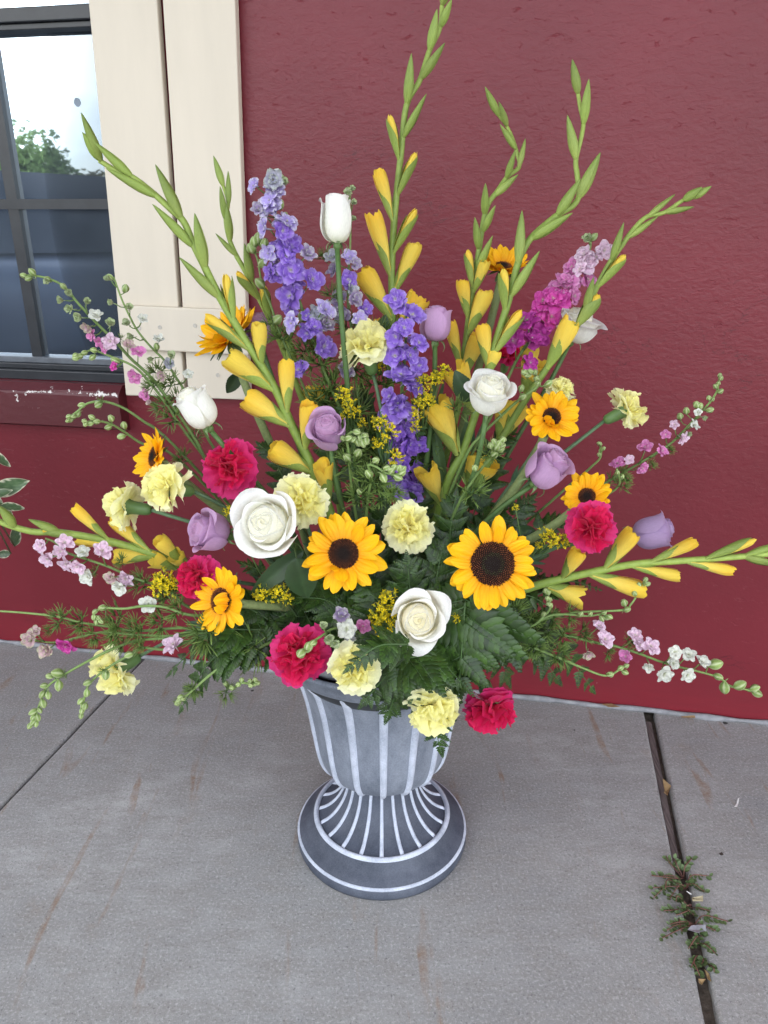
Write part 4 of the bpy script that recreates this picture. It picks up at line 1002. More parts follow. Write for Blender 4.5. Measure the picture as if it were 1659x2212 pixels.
def larkspur(label, zk, pts, Yt, Y0=None, flor=(), buds=(), tufts=(), group=None, r=.0026, to_urn=True, fill=(), bs=34, col=None, rev=True):
    """pts from tip to low, in the frame zk; flor (x,y,size,key); buds (x,y[,size]); tufts (x,y,size)"""
    k = zs(zk); q = [zz(zk, *p) for p in pts]
    if rev: q = q[::-1]
    n = len(q); Y0 = UY if Y0 is None else Y0
    w = [P(x, y, lerp(Y0, Yt, i / (n - 1))) for i, (x, y) in enumerate(q)]
    if to_urn:
        b = into_urn(w[0], .4); w = [b - V((0, 0, .05)), b, (b + w[0]) / 2 + V((0, 0, .02))] + w
    path = catmull(w, 6); N = len(path); root = thing('larkspur', label, 'larkspur', w[1], group); rg = random.Random(int(q[-1][0] * 7 + q[-1][1]))
    m = MB(); c0 = col or (.085, .15, .04); m.tube(path, [lerp(r, r * .5, i / (N - 1)) for i in range(N)], 6, c0, (.20, .29, .09))
    def near(x, y):
        best, bi = 1e9, 0
        for i, (a, b2) in enumerate(q):
            d = (a - x) ** 2 + (b2 - y) ** 2
            if d < best: best, bi = d, i
        return lerp(Y0, Yt, bi / (n - 1))
    flor = list(flor)
    for (i0, i1, cnt, lat, sz, keys) in fill:            # crowd the spike with smaller florets between the placed ones
        for _ in range(cnt):
            f_ = rg.uniform(0, 1); j_ = lerp(i0, i1, f_); a_ = int(j_); b_ = min(a_ + 1, len(pts) - 1); x_ = lerp(pts[a_][0], pts[b_][0], j_ - a_); y_ = lerp(pts[a_][1], pts[b_][1], j_ - a_)
            flor.append((x_ + rg.gauss(0, lat), y_ + rg.uniform(-6, 6), sz * rg.uniform(.75, 1.15), keys[min(len(keys) - 1, int(f_ * len(keys)))]))
    for kind, lst in (('f', flor), ('b', buds)):
        for e in lst:
            x, y = zz(zk, e[0], e[1]); Y = near(x, y)
            size = (e[2] if len(e) > 2 else bs) * k; s = S(x, y, Y)
            p = P(x, y, Y); j = min(range(N), key=lambda a: (path[a] - p).length); sp = path[max(0, j - (2 if kind == 'f' else 1))]; offv = p - path[j]
            if kind == 'f':
                p = P(x, y, Y - .012 - size * s * .3 + rg.uniform(-.01, .012)); lat = offv / max(offv.length, .004)
                f = (FC(0, .18, .95) + lat * rg.uniform(.35, .8) + V((rg.uniform(-.3, .3), rg.uniform(-.3, .3), rg.uniform(-.3, .3)))).normalized()
                o_ = part('floret', floret_mesh(e[3], rg.randint(0, 2)), root, mat4(basis(f, rg.uniform(0, 6.28)), p, size * s * .54))
                back = p - f * size * s * .25
            else:
                sd = (path[min(j + 1, N - 1)] - path[max(j - 1, 0)]).normalized(); lat = offv.normalized() if offv.length > .003 else V((0, 0, 0))
                f = (sd * .8 + lat * .8 + FC(0, 0, .35) * .5 + V((rg.uniform(-.2, .2), rg.uniform(-.2, .2), rg.uniform(-.2, .2)))).normalized(); Lb = size * s * 1.15; p = P(x, y, Y - rg.uniform(0, .008))
                part('bud', bud_mesh(rg.randint(0, 2)), root, mat4(basis(f, rg.uniform(0, 6)), p - f * Lb * .5, Lb * 1.0, Lb * 1.0, Lb)); back = p - f * Lb * .5
            dl = (back - sp).length
            if dl > .004: m.tube([sp, (sp + back) / 2 + V((0, 0, -.12 * dl)), back], [.0011, .0009, .0009], 4, (.13, .21, .06))
    part('stem', m.mesh('stem', M_STEM), root)
    for e in tufts:
        x, y = zz(zk, e[0], e[1]); Y = near(x, y); p = P(x, y, Y); j = min(range(N), key=lambda a: (path[a] - p).length); sd = (path[min(j + 1, N - 1)] - path[max(j - 1, 0)]).normalized()
        ax = (sd * .6 + FC(0, 0, 1) * .6 + V((0, 0, .1))).normalized(); part('feathery_leaf', tuft_mesh(rg.randint(0, 3)), root, mat4(basis(ax, rg.uniform(0, 6)), p, e[2] * k * S(x, y, Y) * .5 / .85))
    return root

# ---- leather fern
def pinna_mesh(var, lobes):
    def mk():
        rg = random.Random(var + 5); m = MB(); n = lobes; cA = (.014, .036, .005); cB = (.034, .074, .011)
        m.tube([V((0, 0, 0)), V((.5, .012 * (var - 1), -.01)), V((1, 0, -.06))], [.012, .009, .003], 4, (.05, .10, .03))
        for i in range(n):
            t = (i + .6) / n; L = .36 * (1 - t ** 1.4) ** .8 * (.75 + .25 * math.sin(math.pi * min(1, t * 2.5))) + .05; w = min(.075, L * .34) + .012
            for sgn in (-1, 1):
                ang = lerp(1.15, .65, t) + rg.uniform(-.08, .08); d = V((math.cos(ang), math.sin(ang) * sgn, -.06)); s2 = V((-math.sin(ang) * sgn, math.cos(ang), .0)); b = V((t + (.02 if sgn > 0 else 0), 0, -.06 * t * t)); k = rg.uniform(.8, 1.25)
                pts, K = [b], 6; c = tuple(x * k for x in mixc(cA, cB, rg.random()))
                left, right, mid = [], [], []
                for q in range(K):
                    v = (q + 1) / K; ww = w * (math.sin(math.pi * min(.97, v * .9 + .1)) ** .75) * (1.12 if q % 2 == 0 else .86); zb = -.05 * v * v * L
                    mid.append(b + d * L * v + V((0, 0, .018 * (1 - v) + zb))); left.append(b + d * L * (v - .04) + s2 * ww + V((0, 0, zb - .012))); right.append(b + d * L * (v - .04) - s2 * ww + V((0, 0, zb - .012)))
                al = [b] + mid + left + right; fs = [(0, 1, 1 + K), (0, 1 + 2 * K, 1)]
                for q in range(K - 1): fs += [(1 + q, 2 + q, 2 + K + q, 1 + K + q), (1 + q, 1 + 2 * K + q, 2 + 2 * K + q, 2 + q)]
                m.poly(al, fs, c)
        return m.mesh('pinna', M_FERN, True)
    return cached(('pinna', var, lobes), mk)
def fern(label, bx, by, tx, ty, Yb, Yt, wpx, group='leather fern fronds', sag=.02, seed=0, pairs=9, nrm=None, from_urn=True):
    rg = random.Random(seed + int(tx)); b, t = P(bx, by, Yb), P(tx, ty, Yt); mid = (b + t) / 2 + V((0, 0, sag)); u0 = into_urn(b, .5)
    path = catmull([b, mid, t], 10); root = thing('fern_frond', label, 'fern', u0 if from_urn else b, group)
    full = ([u0 - V((0, 0, .03)), (u0 + b) / 2 + V((0, 0, .02))] if from_urn else []) + path; N = len(full)
    stem_part(root, full, .0018, .0006, (.05, .085, .03), (.06, .12, .035), None, 5, 'rachis')
    wm = wpx * S((bx + tx) / 2, (by + ty) / 2, (Yb + Yt) / 2) * .5; Nf = nrm or (FC(0, .55, .85) + V((rg.uniform(-.35, .35), rg.uniform(-.2, .2), rg.uniform(-.2, .2)))).normalized()
    K = len(path) - 1
    for i in range(pairs):
        v = (i + .4) / pairs; p = path[int(v * K)]; d = (path[min(K, int(v * K) + 1)] - path[max(0, int(v * K) - 1)]).normalized()
        n_ = (Nf - d * Nf.dot(d)).normalized(); sdv = n_.cross(d)
        L = wm * (1.35 * (1 - v) ** .42 * (.72 + .28 * math.sin(math.pi * min(1, v * 2.2))) + .10) * rg.uniform(.88, 1.1)
        for sgn in (-1, 1):
            an = lerp(1.15, .75, v) + rg.uniform(-.1, .1); x = (d * math.cos(an) + sdv * math.sin(an) * sgn + n_ * rg.uniform(-.28, .12)).normalized(); zz_ = (n_ - x * n_.dot(x)).normalized(); zz_ = (zz_ + x.cross(zz_) * rg.uniform(-.35, .35)).normalized(); B = Matrix((x, zz_.cross(x), zz_)).transposed()
            part('pinna', pinna_mesh(rg.randint(0, 2), 10 if L > wm * .6 else 7), root, mat4(B, p, L, L, L))
    x = (path[-1] - path[-3]).normalized(); n_ = (Nf - x * Nf.dot(x)).normalized(); L = wm * .45
    part('pinna', pinna_mesh(0, 7), root, mat4(Matrix((x, n_.cross(x), n_)).transposed(), path[-2], L))
    return root

# ---- goldenrod
def gold_mesh(var):
    def mk():
        rg = random.Random(var + 31); m = MB()
        for i in range(30):
            d = V((rg.gauss(0, .55), rg.gauss(0, .55), rg.uniform(-.1, 1.1))); d = d.normalized() * rg.uniform(.45, 1.0); p = d; r = rg.uniform(.13, .22); k = rg.uniform(.8, 1.1)
            m.tube([V((0, 0, -.3)), p * .5 + V((0, 0, -.12)), p], [.02, .016, .014], 3, (.10, .17, .04))
            m.ell(p - d * .06, d, r * .6, r * .9, (.20, .28, .04), (.62, .52, .03), 5, 3)
            for q in range(6):
                a = rg.uniform(0, 6.28); x = d.orthogonal().normalized(); y = d.normalized().cross(x); e = (x * math.cos(a) + y * math.sin(a)) * r * 1.1 + d.normalized() * r * rg.uniform(.6, 1.2); sd = e.cross(d).normalized() * r * .25
                m.poly([p, p + e * .6 + sd, p + e, p + e * .6 - sd], [(0, 1, 2, 3)], (.85 * k, .66 * k, .015))
        return m.mesh('flower_cluster', M_FLOR)
    return cached(('gold', var), mk)
def goldenrod(label, zk, cl, Y, base, group='goldenrod sprigs'):
    b = P(*zz(zk, *base), Y + .05); u0 = into_urn(b, .4); root = thing('goldenrod', label, 'goldenrod', u0, group); m = MB(); rg = random.Random(int(base[0]))
    m.tube([u0, (u0 + b) / 2 + V((0, 0, .02)), b], [.0018, .0016, .0014], 5, (.07, .12, .035)); top = min(cl, key=lambda e: e[1])
    for e in cl:
        x, y = zz(zk, e[0], e[1]); Ye = Y + rg.uniform(-.012, .012); p = P(x, y, Ye); ax = (p - b).normalized(); r = e[2] * zs(zk) * S(x, y, Ye) * .62
        m.tube([b, (b + p) / 2 + FC(0, -.1, 0) * .01, p - ax * r * .3], [.0013, .0011, .0008], 4, (.08, .14, .04))
        part('flower_cluster', gold_mesh(rg.randint(0, 2)), root, mat4(basis((ax + FC(0, .2, .6)).normalized(), rg.uniform(0, 6)), p, r))
        if rg.random() < .8:
            q = b.lerp(p, .55); put_leaf(root, q, q + (ax * .4 + V((rg.uniform(-1, 1), -.3, rg.uniform(-.4, .6))).normalized()) * r * 1.3, r * .55, (.05, .10, .03), rg.randint(0, 3))
    part('stem', m.mesh('stem', M_STEM), root); return root

# ================================================================== the arrangement
# ------------------------------------------------------------------ gladioli (stem low -> tip; florets base -> tip)
d = 'd'
gladiolus('tallest gladiolus, straight up the centre past the white rosebud, yellow buds low down', d,
    [(d, 838, 1060), (d, 842, 860), (d, 848, 691), (d, 846, 587), (d, 851, 483), (d, 857, 417), (d, 866, 334), (d, 878, 228), (d, 907, 173), (d, 927, 111), (d, 950, 61), (d, 955, 12), (d, 966, -20)],
    [(d, 955, 12, 972, -50, 'g', 20), (d, 953, 57, 976, -3, 'g', 17), (d, 927, 107, 944, 19, 'g', 21), (d, 913, 168, 961, 92, 'g', 19), (d, 879, 224, 889, 115, 'g', 22), (d, 873, 298, 921, 202, 'g', 20),
     (d, 860, 349, 840, 244, 'gy', 23), (d, 858, 423, 900, 325, 'gy', 23), (d, 848, 480, 816, 363, 'y', 30), (d, 851, 545, 900, 448, 'gy', 26), (d, 845, 596, 804, 453, 'y', 38), (d, 857, 632, 900, 519, 'y', 35),
     (d, 845, 690, 781, 579, 'y', 47), (d, 856, 735, 908, 632, 'o', 50), (d, 838, 770, 808, 690, 'y', 36)], 1.18, 1.27, .0072, .0028, leaves=[(d, 830, 1100, 800, 850, 26, .0), (d, 850, 1080, 905, 830, 26, .01), (d, 870, 1090, 930, 900, 24, -.02), (d, 800, 1090, 760, 880, 22, -.01), (d, 900, 1060, 960, 820, 24, .03), (d, 780, 1060, 735, 860, 22, .03)])
gladiolus('curving gladiolus right of centre whose stem swings in an S over the sunflower', d,
    [(d, 965, 1045), (d, 1002, 970), (d, 1040, 850), (d, 1063, 764), (d, 1096, 658), (d, 1118, 572), (d, 1129, 543), (d, 1151, 510), (d, 1202, 466), (d, 1238, 444), (d, 1251, 419), (d, 1247, 379), (d, 1244, 346), (d, 1255, 299), (d, 1260, 266), (d, 1253, 230), (d, 1248, 199)],
    [(d, 1249, 202, 1236, 128, 'g', 19), (d, 1260, 268, 1272, 170, 'g', 19), (d, 1243, 346, 1225, 248, 'g', 23), (d, 1252, 430, 1297, 329, 'g', 24), (d, 1203, 465, 1254, 385, 'g', 24), (d, 1151, 520, 1237, 459, 'g', 23), (d, 1120, 572, 1128, 454, 'g', 26), (d, 1109, 640, 1165, 541, 'g', 26),
     (d, 1092, 672, 1087, 577, 'gy', 28), (d, 1068, 772, 1128, 666, 'gy', 32), (d, 1050, 795, 1042, 698, 'y', 34), (d, 1058, 812, 1070, 755, 'y', 32), (d, 1014, 880, 976, 783, 'o', 58), (d, 975, 975, 936, 862, 'o', 62), (d, 955, 1090, 918, 1003, 'o', 50)], 1.08, 1.19, .0068, .0026,
    leaves=[(d, 960, 1060, 935, 900, 26, .03), (d, 990, 1040, 1010, 900, 24, .03)])
gladiolus('slim bending gladiolus between the tall central stalk and the S shaped one', d,
    [(d, 985, 900), (d, 1000, 790), (d, 1011, 699), (d, 1020, 634), (d, 1031, 564), (d, 1042, 492), (d, 1053, 444), (d, 1075, 412), (d, 1096, 382), (d, 1121, 361), (d, 1118, 335), (d, 1107, 299), (d, 1093, 270), (d, 1076, 248)],
    [(d, 1077, 251, 1047, 187, 'g', 15), (d, 1074, 247, 1050, 203, 'g', 12), (d, 1096, 274, 1077, 219, 'g', 14), (d, 1111, 321, 1080, 268, 'g', 15), (d, 1122, 362, 1136, 299, 'g', 15), (d, 1093, 386, 1114, 322, 'g', 15), (d, 1071, 426, 1119, 376, 'g', 16), (d, 1044, 466, 1049, 395, 'g', 17), (d, 1045, 504, 1070, 443, 'g', 16),
     (d, 1029, 537, 1026, 468, 'g', 18), (d, 1034, 588, 1064, 508, 'g', 18), (d, 1020, 620, 1010, 537, 'gy', 23), (d, 1028, 630, 1050, 560, 'y', 26), (d, 1008, 690, 998, 602, 'y', 30), (d, 1012, 720, 1052, 622, 'y', 38), (d, 1000, 815, 1034, 718, 'y', 38), (d, 985, 795, 970, 690, 'y', 30)], 1.17, 1.28, .006, .0022)
gladiolus('gladiolus leaning far right past the pink larkspur to a dark green tip', d,
    [(d, 1060, 990), (d, 1115, 895), (d, 1174, 806), (d, 1210, 752), (d, 1245, 706), (d, 1282, 634), (d, 1315, 572), (d, 1340, 535), (d, 1369, 495), (d, 1398, 468), (d, 1435, 459), (d, 1475, 433), (d, 1500, 425)],
    [(d, 1475, 434, 1517, 404, 'g', 19), (d, 1496, 430, 1537, 402, 'g', 18), (d, 1440, 461, 1500, 447, 'g', 14), (d, 1399, 470, 1460, 420, 'g', 17), (d, 1361, 514, 1422, 466, 'g', 20), (d, 1320, 562, 1348, 480, 'g', 18), (d, 1294, 620, 1353, 547, 'gy', 25), (d, 1262, 672, 1283, 598, 'g', 19), (d, 1244, 706, 1295, 633, 'gy', 34), (d, 1184, 800, 1238, 690, 'y', 46), (d, 1200, 768, 1226, 674, 'gy', 22)], 1.12, 1.14, .0066, .0024)
gladiolus('short gladiolus with wide yellow blooms behind the white rose and sunflower on the right', d,
    [(d, 985, 1090), (d, 1040, 1010), (d, 1085, 940), (d, 1115, 890), (d, 1140, 850), (d, 1148, 800), (d, 1145, 760)],
    [(d, 1142, 862, 1158, 780, 'o', 58), (d, 1140, 800, 1143, 742, 'y', 42), (d, 1098, 945, 1122, 866, 'y', 54), (d, 1072, 940, 1092, 872, 'y', 38), (d, 1000, 1045, 1020, 976, 'y', 40), (d, 1032, 1065, 1060, 994, 'o', 50)], 1.14, 1.18, .006, .003)
gladiolus('long gladiolus leaning left across the shutter to a tip before the window', d,
    [(d, 735, 1180), (d, 705, 1085), (d, 677, 1018), (d, 653, 964), (d, 629, 917), (d, 600, 851), (d, 558, 780), (d, 513, 708), (d, 469, 631), (d, 440, 572), (d, 417, 526), (d, 397, 479), (d, 370, 453), (d, 334, 420), (d, 288, 384), (d, 248, 367), (d, 215, 347)],
    [(d, 217, 350, 175, 242, 'g', 22), (d, 212, 343, 178, 285, 'g', 20), (d, 284, 381, 203, 307, 'g', 20), (d, 334, 427, 228, 364, 'g', 23), (d, 392, 471, 335, 355, 'g', 25), (d, 414, 538, 329, 440, 'g', 26), (d, 443, 582, 420, 460, 'g', 27), (d, 470, 649, 387, 554, 'g', 27), (d, 503, 698, 486, 588, 'gy', 30), (d, 530, 758, 440, 677, 'gy', 29),
     (d, 562, 795, 557, 694, 'y', 34), (d, 585, 848, 486, 764, 'y', 49), (d, 620, 892, 617, 772, 'y', 36), (d, 622, 924, 527, 854, 'y', 53), (d, 660, 975, 667, 866, 'y', 42), (d, 660, 1022, 584, 964, 'y', 50), (d, 722, 1082, 693, 996, 'o', 42)], 1.02, 1.10, .0085, .0032)
gladiolus('gladiolus in front of the shutter edge just left of the purple larkspur', d,
    [(d, 715, 1000), (d, 660, 880), (d, 618, 770), (d, 583, 690), (d, 565, 655), (d, 532, 590), (d, 509, 549), (d, 493, 509), (d, 487, 470), (d, 493, 440), (d, 481, 397)],
    [(d, 481, 401, 461, 336, 'g', 15), (d, 493, 445, 493, 369, 'g', 15), (d, 487, 477, 475, 402, 'g', 15), (d, 499, 521, 489, 440, 'g', 18), (d, 512, 551, 465, 504, 'g', 16), (d, 547, 605, 528, 525, 'g', 21), (d, 558, 652, 509, 585, 'gy', 23), (d, 583, 694, 566, 612, 'gy', 26), (d, 640, 800, 622, 720, 'g', 24), (d, 692, 890, 680, 832, 'y', 50), (d, 600, 760, 640, 690, 'g', 22)], 1.15, 1.20, .006, .0024)
gladiolus('gladiolus pointing left near the lower edge of the red wall, its tip leaving the picture', d,
    [(d, 480, 1265), (d, 372, 1211), (d, 298, 1187), (d, 223, 1166), (d, 128, 1150), (d, 68, 1148), (d, 0, 1127), (d, -45, 1098)],
    [(d, 34, 1136, -4, 1092, 'g', 24), (d, -20, 1114, -80, 1060, 'g', 22), (d, 130, 1147, 61, 1122, 'g', 20), (d, 165, 1162, 90, 1147, 'gy', 20), (d, 232, 1163, 154, 1093, 'y', 26), (d, 256, 1180, 160, 1162, 'y', 29), (d, 325, 1184, 236, 1118, 'y', 32), (d, 322, 1218, 240, 1201, 'y', 35), (d, 396, 1194, 338, 1163, 'y', 36), (d, 365, 1250, 322, 1205, 'o', 38), (d, 408, 1226, 372, 1196, 'o', 38)], 1.00, .98, .0078, .0038)
gladiolus('gladiolus lying out to the right below the pale lavender rose', d,
    [(d, 1010, 1325), (d, 1090, 1290), (d, 1165, 1263), (d, 1225, 1248), (d, 1293, 1233), (d, 1374, 1218), (d, 1463, 1212), (d, 1552, 1206), (d, 1659, 1197), (d, 1720, 1190)],
    [(d, 1212, 1252, 1255, 1186, 'y', 38), (d, 1302, 1234, 1372, 1145, 'y', 42), (d, 1400, 1217, 1508, 1168, 'y', 27), (d, 1520, 1208, 1637, 1164, 'gy', 25), (d, 1270, 1244, 1398, 1277, 'y', 40), (d, 1357, 1226, 1475, 1246, 'y', 28), (d, 1473, 1216, 1590, 1234, 'y', 25), (d, 1604, 1206, 1690, 1222, 'g', 22), (d, 1610, 1198, 1700, 1170, 'g', 22), (d, 1185, 1282, 1264, 1291, 'o', 46)], 1.00, .98, .008, .0040)

# ------------------------------------------------------------------ sunflowers
sunflower('sunflower with a small dark disc, front and left of centre beside the white rose', 742, 1196, .90, 184, (0, .08, 1), .36, 1, folds=((3.4, .95),), lift=.03)
sunflower('largest sunflower with a wide brown disc, front right above the low white rose', 1064, 1218, .90, 208, (0, .04, 1), .46, 2, lift=.02)
sunflower('sunflower low on the left with petals folded over its disc', 476, 1298, .90, 150, (-.55, .10, .82), .38, 3, folds=((0.2, 1.9), (5.6, 1.5)), roll=.2, back=(.7, -.2, -.4))
sunflower('sunflower turned left in profile against the red wall', 331, 986, 1.0, 128, (-.68, .12, .55), .34, 4, lift=.08, back=(.5, -.6, -.5))
sunflower('sunflower right of the white rose with petals curled over the disc', 1192, 900, 1.02, 122, (.02, .14, 1), .33, 5, folds=((3.9, 1.7), (4.9, 1.5)), roll=0.0, lift=.15, back=(-.25, -.9, -.2))
sunflower('sunflower on the right tucked behind the hot pink carnation', 1268, 1072, .99, 112, (-.12, .22, .92), .34, 6, lift=.22, back=(-.5, -.6, -.3))
sunflower('highest sunflower, tipped up behind the curving gladiolus against the wall', 1088, 574, 1.23, 116, (.06, .66, .70), .30, 7, lift=.35, back=(-.2, -.95, 0))
sunflower('sunflower in front of the shutter half hidden by gladiolus buds', 492, 722, 1.17, 158, (-.48, .62, .58), .34, 8, lift=.30, back=(.22, -.95, 0), bend=.3, leaves=[(518, 806, 488, 852, 30, .0)])

# ------------------------------------------------------------------ roses
rose('upright white rosebud standing high on a bare stem before the red wall', 728, 472, 1.10, 76, (0, .97, .12), .10, 3.0, WHITE, 21, n=7, sep=1.3, back=(.05, -1, 0), leaves=[(818, 748, 832, 684, 44, .07)])
rose('white rose leaning left over the shutter foot and red wall', 424, 880, 1.0, 86, (-.42, .78, .42), .22, 2.6, WHITE, 22, n=7, back=(.6, -.75, -.2))
rose('white rose half open on the right above the orange petalled sunflower', 1058, 850, 1.0, 108, (.04, .62, .72), .62, 2.2, WHITE, 23, n=8, back=(-.1, -1, -.1), leaves=[(1016, 866, 985, 806, 48, .05)])
rose('biggest white rose, wide open on the left beside the yellow carnation', 572, 1130, .88, 150, (-.18, .14, 1), .70, 2.0, WHITE, 24, n=9, off=.72, back=(.5, -.7, -.6), leaves=[(640, 1205, 665, 1300, 72, .035), (655, 1190, 535, 1290, 44, .045)])
rose('white rose lowest at the front, its yellow heart showing', 904, 1340, .84, 126, (.02, .05, 1), .70, 2.0, ((.88, .88, .85), (.88, .80, .48)), 25, n=8, off=.72, back=(0, -.4, -1))
rose('white rose far back on the right behind a leaning gladiolus', 1246, 700, 1.22, 112, (.24, .78, .42), .80, 1.9, WHITE, 26, n=7, back=(-.4, -.85, 0))
rose('lavender rose with a tight spiral heart above the centre left', 708, 930, 1.0, 92, (-.05, .45, .9), .42, 2.2, LAV, 31, n=8, back=(.1, -1, -.1))
rose('lavender rosebud upright beside the purple larkspur near the top centre', 943, 698, 1.12, 74, (.05, .93, .28), .20, 2.4, LAV, 32, n=7, back=(0, -1, 0))
rose('lavender rose on the right beneath the curled sunflower', 1185, 1009, .99, 100, (.45, .62, .58), .35, 2.3, LAV, 33, n=8, sep=1.3, back=(-.8, -.55, -.2), leaves=[(1114, 1140, 1170, 1182, 46, .05)])
rose('lavender rose on the left nestled against the biggest white rose', 452, 1150, .93, 98, (-.72, .18, .66), .45, 2.2, LAV, 34, n=8, back=(.8, -.4, -.4))
rose('lavender rose partly hidden behind yellow buds near the shutter', 560, 706, 1.19, 76, (-.05, .85, .35), .45, 2.1, LAV, 35, n=7, back=(.3, -.95, 0))
rose('pale lavender rose at the far right, lying on its side against the wall', 1412, 1147, 1.06, 86, (.88, .22, .28), .35, 2.5, ((.57, .42, .64), (.50, .32, .54)), 36, n=7, sep=1.4, back=(-1, -.15, 0))

# ------------------------------------------------------------------ carnations
carnation('pale yellow carnation high in the middle left of the purple larkspur', 787, 742, 1.08, 116, (-.25, .80, .48), YEL, 41, off=.2, flat=.75, back=(.25, -.95, 0))
carnation('pale yellow carnation in front of the left facing sunflower', 352, 1052, .96, 112, (-.66, .10, .68), YEL, 42, back=(.75, -.35, -.4))
carnation('pale yellow carnation seen from behind, leftmost on the red wall', 270, 1094, .99, 102, (-.90, .12, -.12), YEL, 43, off=.15, flat=.85, back=(.9, -.3, -.1))
carnation('yellow carnation touching the biggest white rose', 650, 1078, .95, 118, (.12, .15, 1), YEL, 44, back=(.2, -.9, -.4))
carnation('yellow carnation between the two front sunflowers', 883, 1137, .95, 112, (0, .12, 1), YEL, 45, back=(.2, -.8, -.6))
carnation('yellow carnation resting on the urn rim under the green larkspur buds', 764, 1444, .825, 106, (-.10, .12, .95), YEL, 46, back=(.2, .2, -1))
carnation('yellow carnation hanging over the front of the urn', 936, 1535, .835, 122, (.08, -.62, .62), YEL, 47, off=.25, flat=.85, back=(-.1, .8, -.6))
carnation('pale yellow carnation drooping low on the left over the sidewalk', 238, 1456, .97, 108, (-.62, -.38, .55), YEL, 48, flat=.8, back=(.85, .45, -.2))
carnation('pale yellow carnation standing alone on the right against the wall', 1356, 884, 1.06, 92, (.78, .40, .22), YEL, 49, off=.15, flat=.8, back=(-.75, -.6, 0))
carnation('pale yellow carnation showing a few petals behind the right sunflower', 1213, 838, 1.10, 66, (.28, .80, .25), YEL, 50, flat=.9, n=30, back=(-.3, -.95, 0))
carnation('hot pink carnation on the left under the leaning white rose', 495, 1008, .99, 118, (-.10, .10, 1), PINK, 51, back=(.55, -.8, -.2))
carnation('hot pink carnation on the right overlapping a sunflower', 1281, 1140, .93, 114, (.02, .10, 1), PINK, 52, back=(-.6, -.6, -.5))
carnation('hot pink carnation on the left edge of the urn rim', 643, 1413, .87, 132, (-.05, .08, 1), PINK, 53, back=(.5, .1, -.9))
carnation('hot pink carnation drooping right of the urn over the sidewalk', 1060, 1536, .94, 116, (.10, -.68, .58), PINK, 54, off=.25, flat=.85, back=(-.35, .9, -.3))
carnation('hot pink carnation between the low left sunflower and a lavender rose', 421, 1246, .93, 100, (-.45, .08, .85), PINK, 55, back=(.8, -.3, -.5))
carnation('hot pink carnation far back behind the magenta larkspur', 1096, 764, 1.22, 66, (.1, .75, .5), PINK, 56, n=30, back=(-.3, -.95, 0))

# ------------------------------------------------------------------ larkspur
larkspur('violet larkspur, tallest of the purple ones, before the shutter edge', 'd', [(583, 372), (588, 420), (596, 480), (612, 540), (630, 600), (650, 660), (672, 720), (700, 800), (740, 900), (780, 1030)], 1.12, flor=[
    (589, 390, 46, 'pale'), (549, 402, 34, 'violetpale'), (608, 398, 34, 'green'), (583, 444, 54, 'violetpale'), (560, 452, 34, 'dull'), (619, 480, 48, 'violetpale'), (573, 494, 46, 'violetpale'), (625, 534, 60, 'violet'), (580, 548, 40, 'violetpale'), (663, 551, 40, 'dull'), (627, 584, 60, 'violet'), (585, 590, 38, 'violet'), (674, 605, 50, 'violet'), (629, 638, 64, 'violet'), (702, 670, 48, 'violetpale'), (699, 706, 48, 'dull'), (681, 679, 38, 'pale'), (631, 698, 44, 'violetpale'), (699, 749, 52, 'violet'), (646, 800, 48, 'violet'), (745, 805, 42, 'dull'), (598, 575, 34, 'dull')],
    buds=[(603, 442, 24), (596, 376, 22), (614, 468, 20)], fill=[(0.3, 6, 26, 16, 36, ('violetpale', 'violet', 'violet'))], tufts=[(690, 790, 96), (740, 900, 108), (720, 640, 60), (660, 760, 84), (720, 840, 108), (770, 980, 120), (690, 700, 72)], r=.0034)
larkspur('green larkspur bud spike beside the violet larkspur', 'd', [(543, 535), (556, 560), (566, 612), (585, 660), (605, 720), (640, 800), (690, 920)], 1.13, buds=[(543, 536, 24), (558, 514, 22), (572, 526, 22), (567, 568, 22), (561, 612, 24), (548, 522, 20), (577, 545, 22), (600, 690, 24), (655, 682, 26)], tufts=[(612, 735, 84), (585, 700, 48)])
larkspur('violet larkspur down the centre beside the lavender rosebud', 'd', [(872, 640), (878, 700), (874, 770), (868, 840), (868, 900), (876, 970), (884, 1040), (880, 1100)], 1.04, flor=[
    (865, 657, 46, 'violet'), (889, 682, 60, 'violet'), (904, 742, 46, 'violet'), (857, 727, 50, 'violet'), (872, 706, 40, 'deep'), (855, 770, 54, 'violet'), (884, 768, 44, 'violet'), (866, 813, 64, 'violet'), (893, 832, 52, 'violet'), (842, 857, 40, 'violet'), (856, 880, 60, 'violet'), (884, 893, 44, 'violet'), (842, 908, 54, 'violet'), (874, 915, 38, 'violet'), (881, 961, 58, 'deep'), (907, 1022, 50, 'deep'), (856, 1036, 48, 'violet'), (886, 1064, 58, 'violet'), (905, 790, 40, 'violet')], fill=[(0.2, 6.2, 22, 15, 40, ('violet', 'violet', 'deep'))], tufts=[(880, 1090, 84), (930, 1000, 96), (830, 1000, 96), (850, 950, 84)], r=.0034)
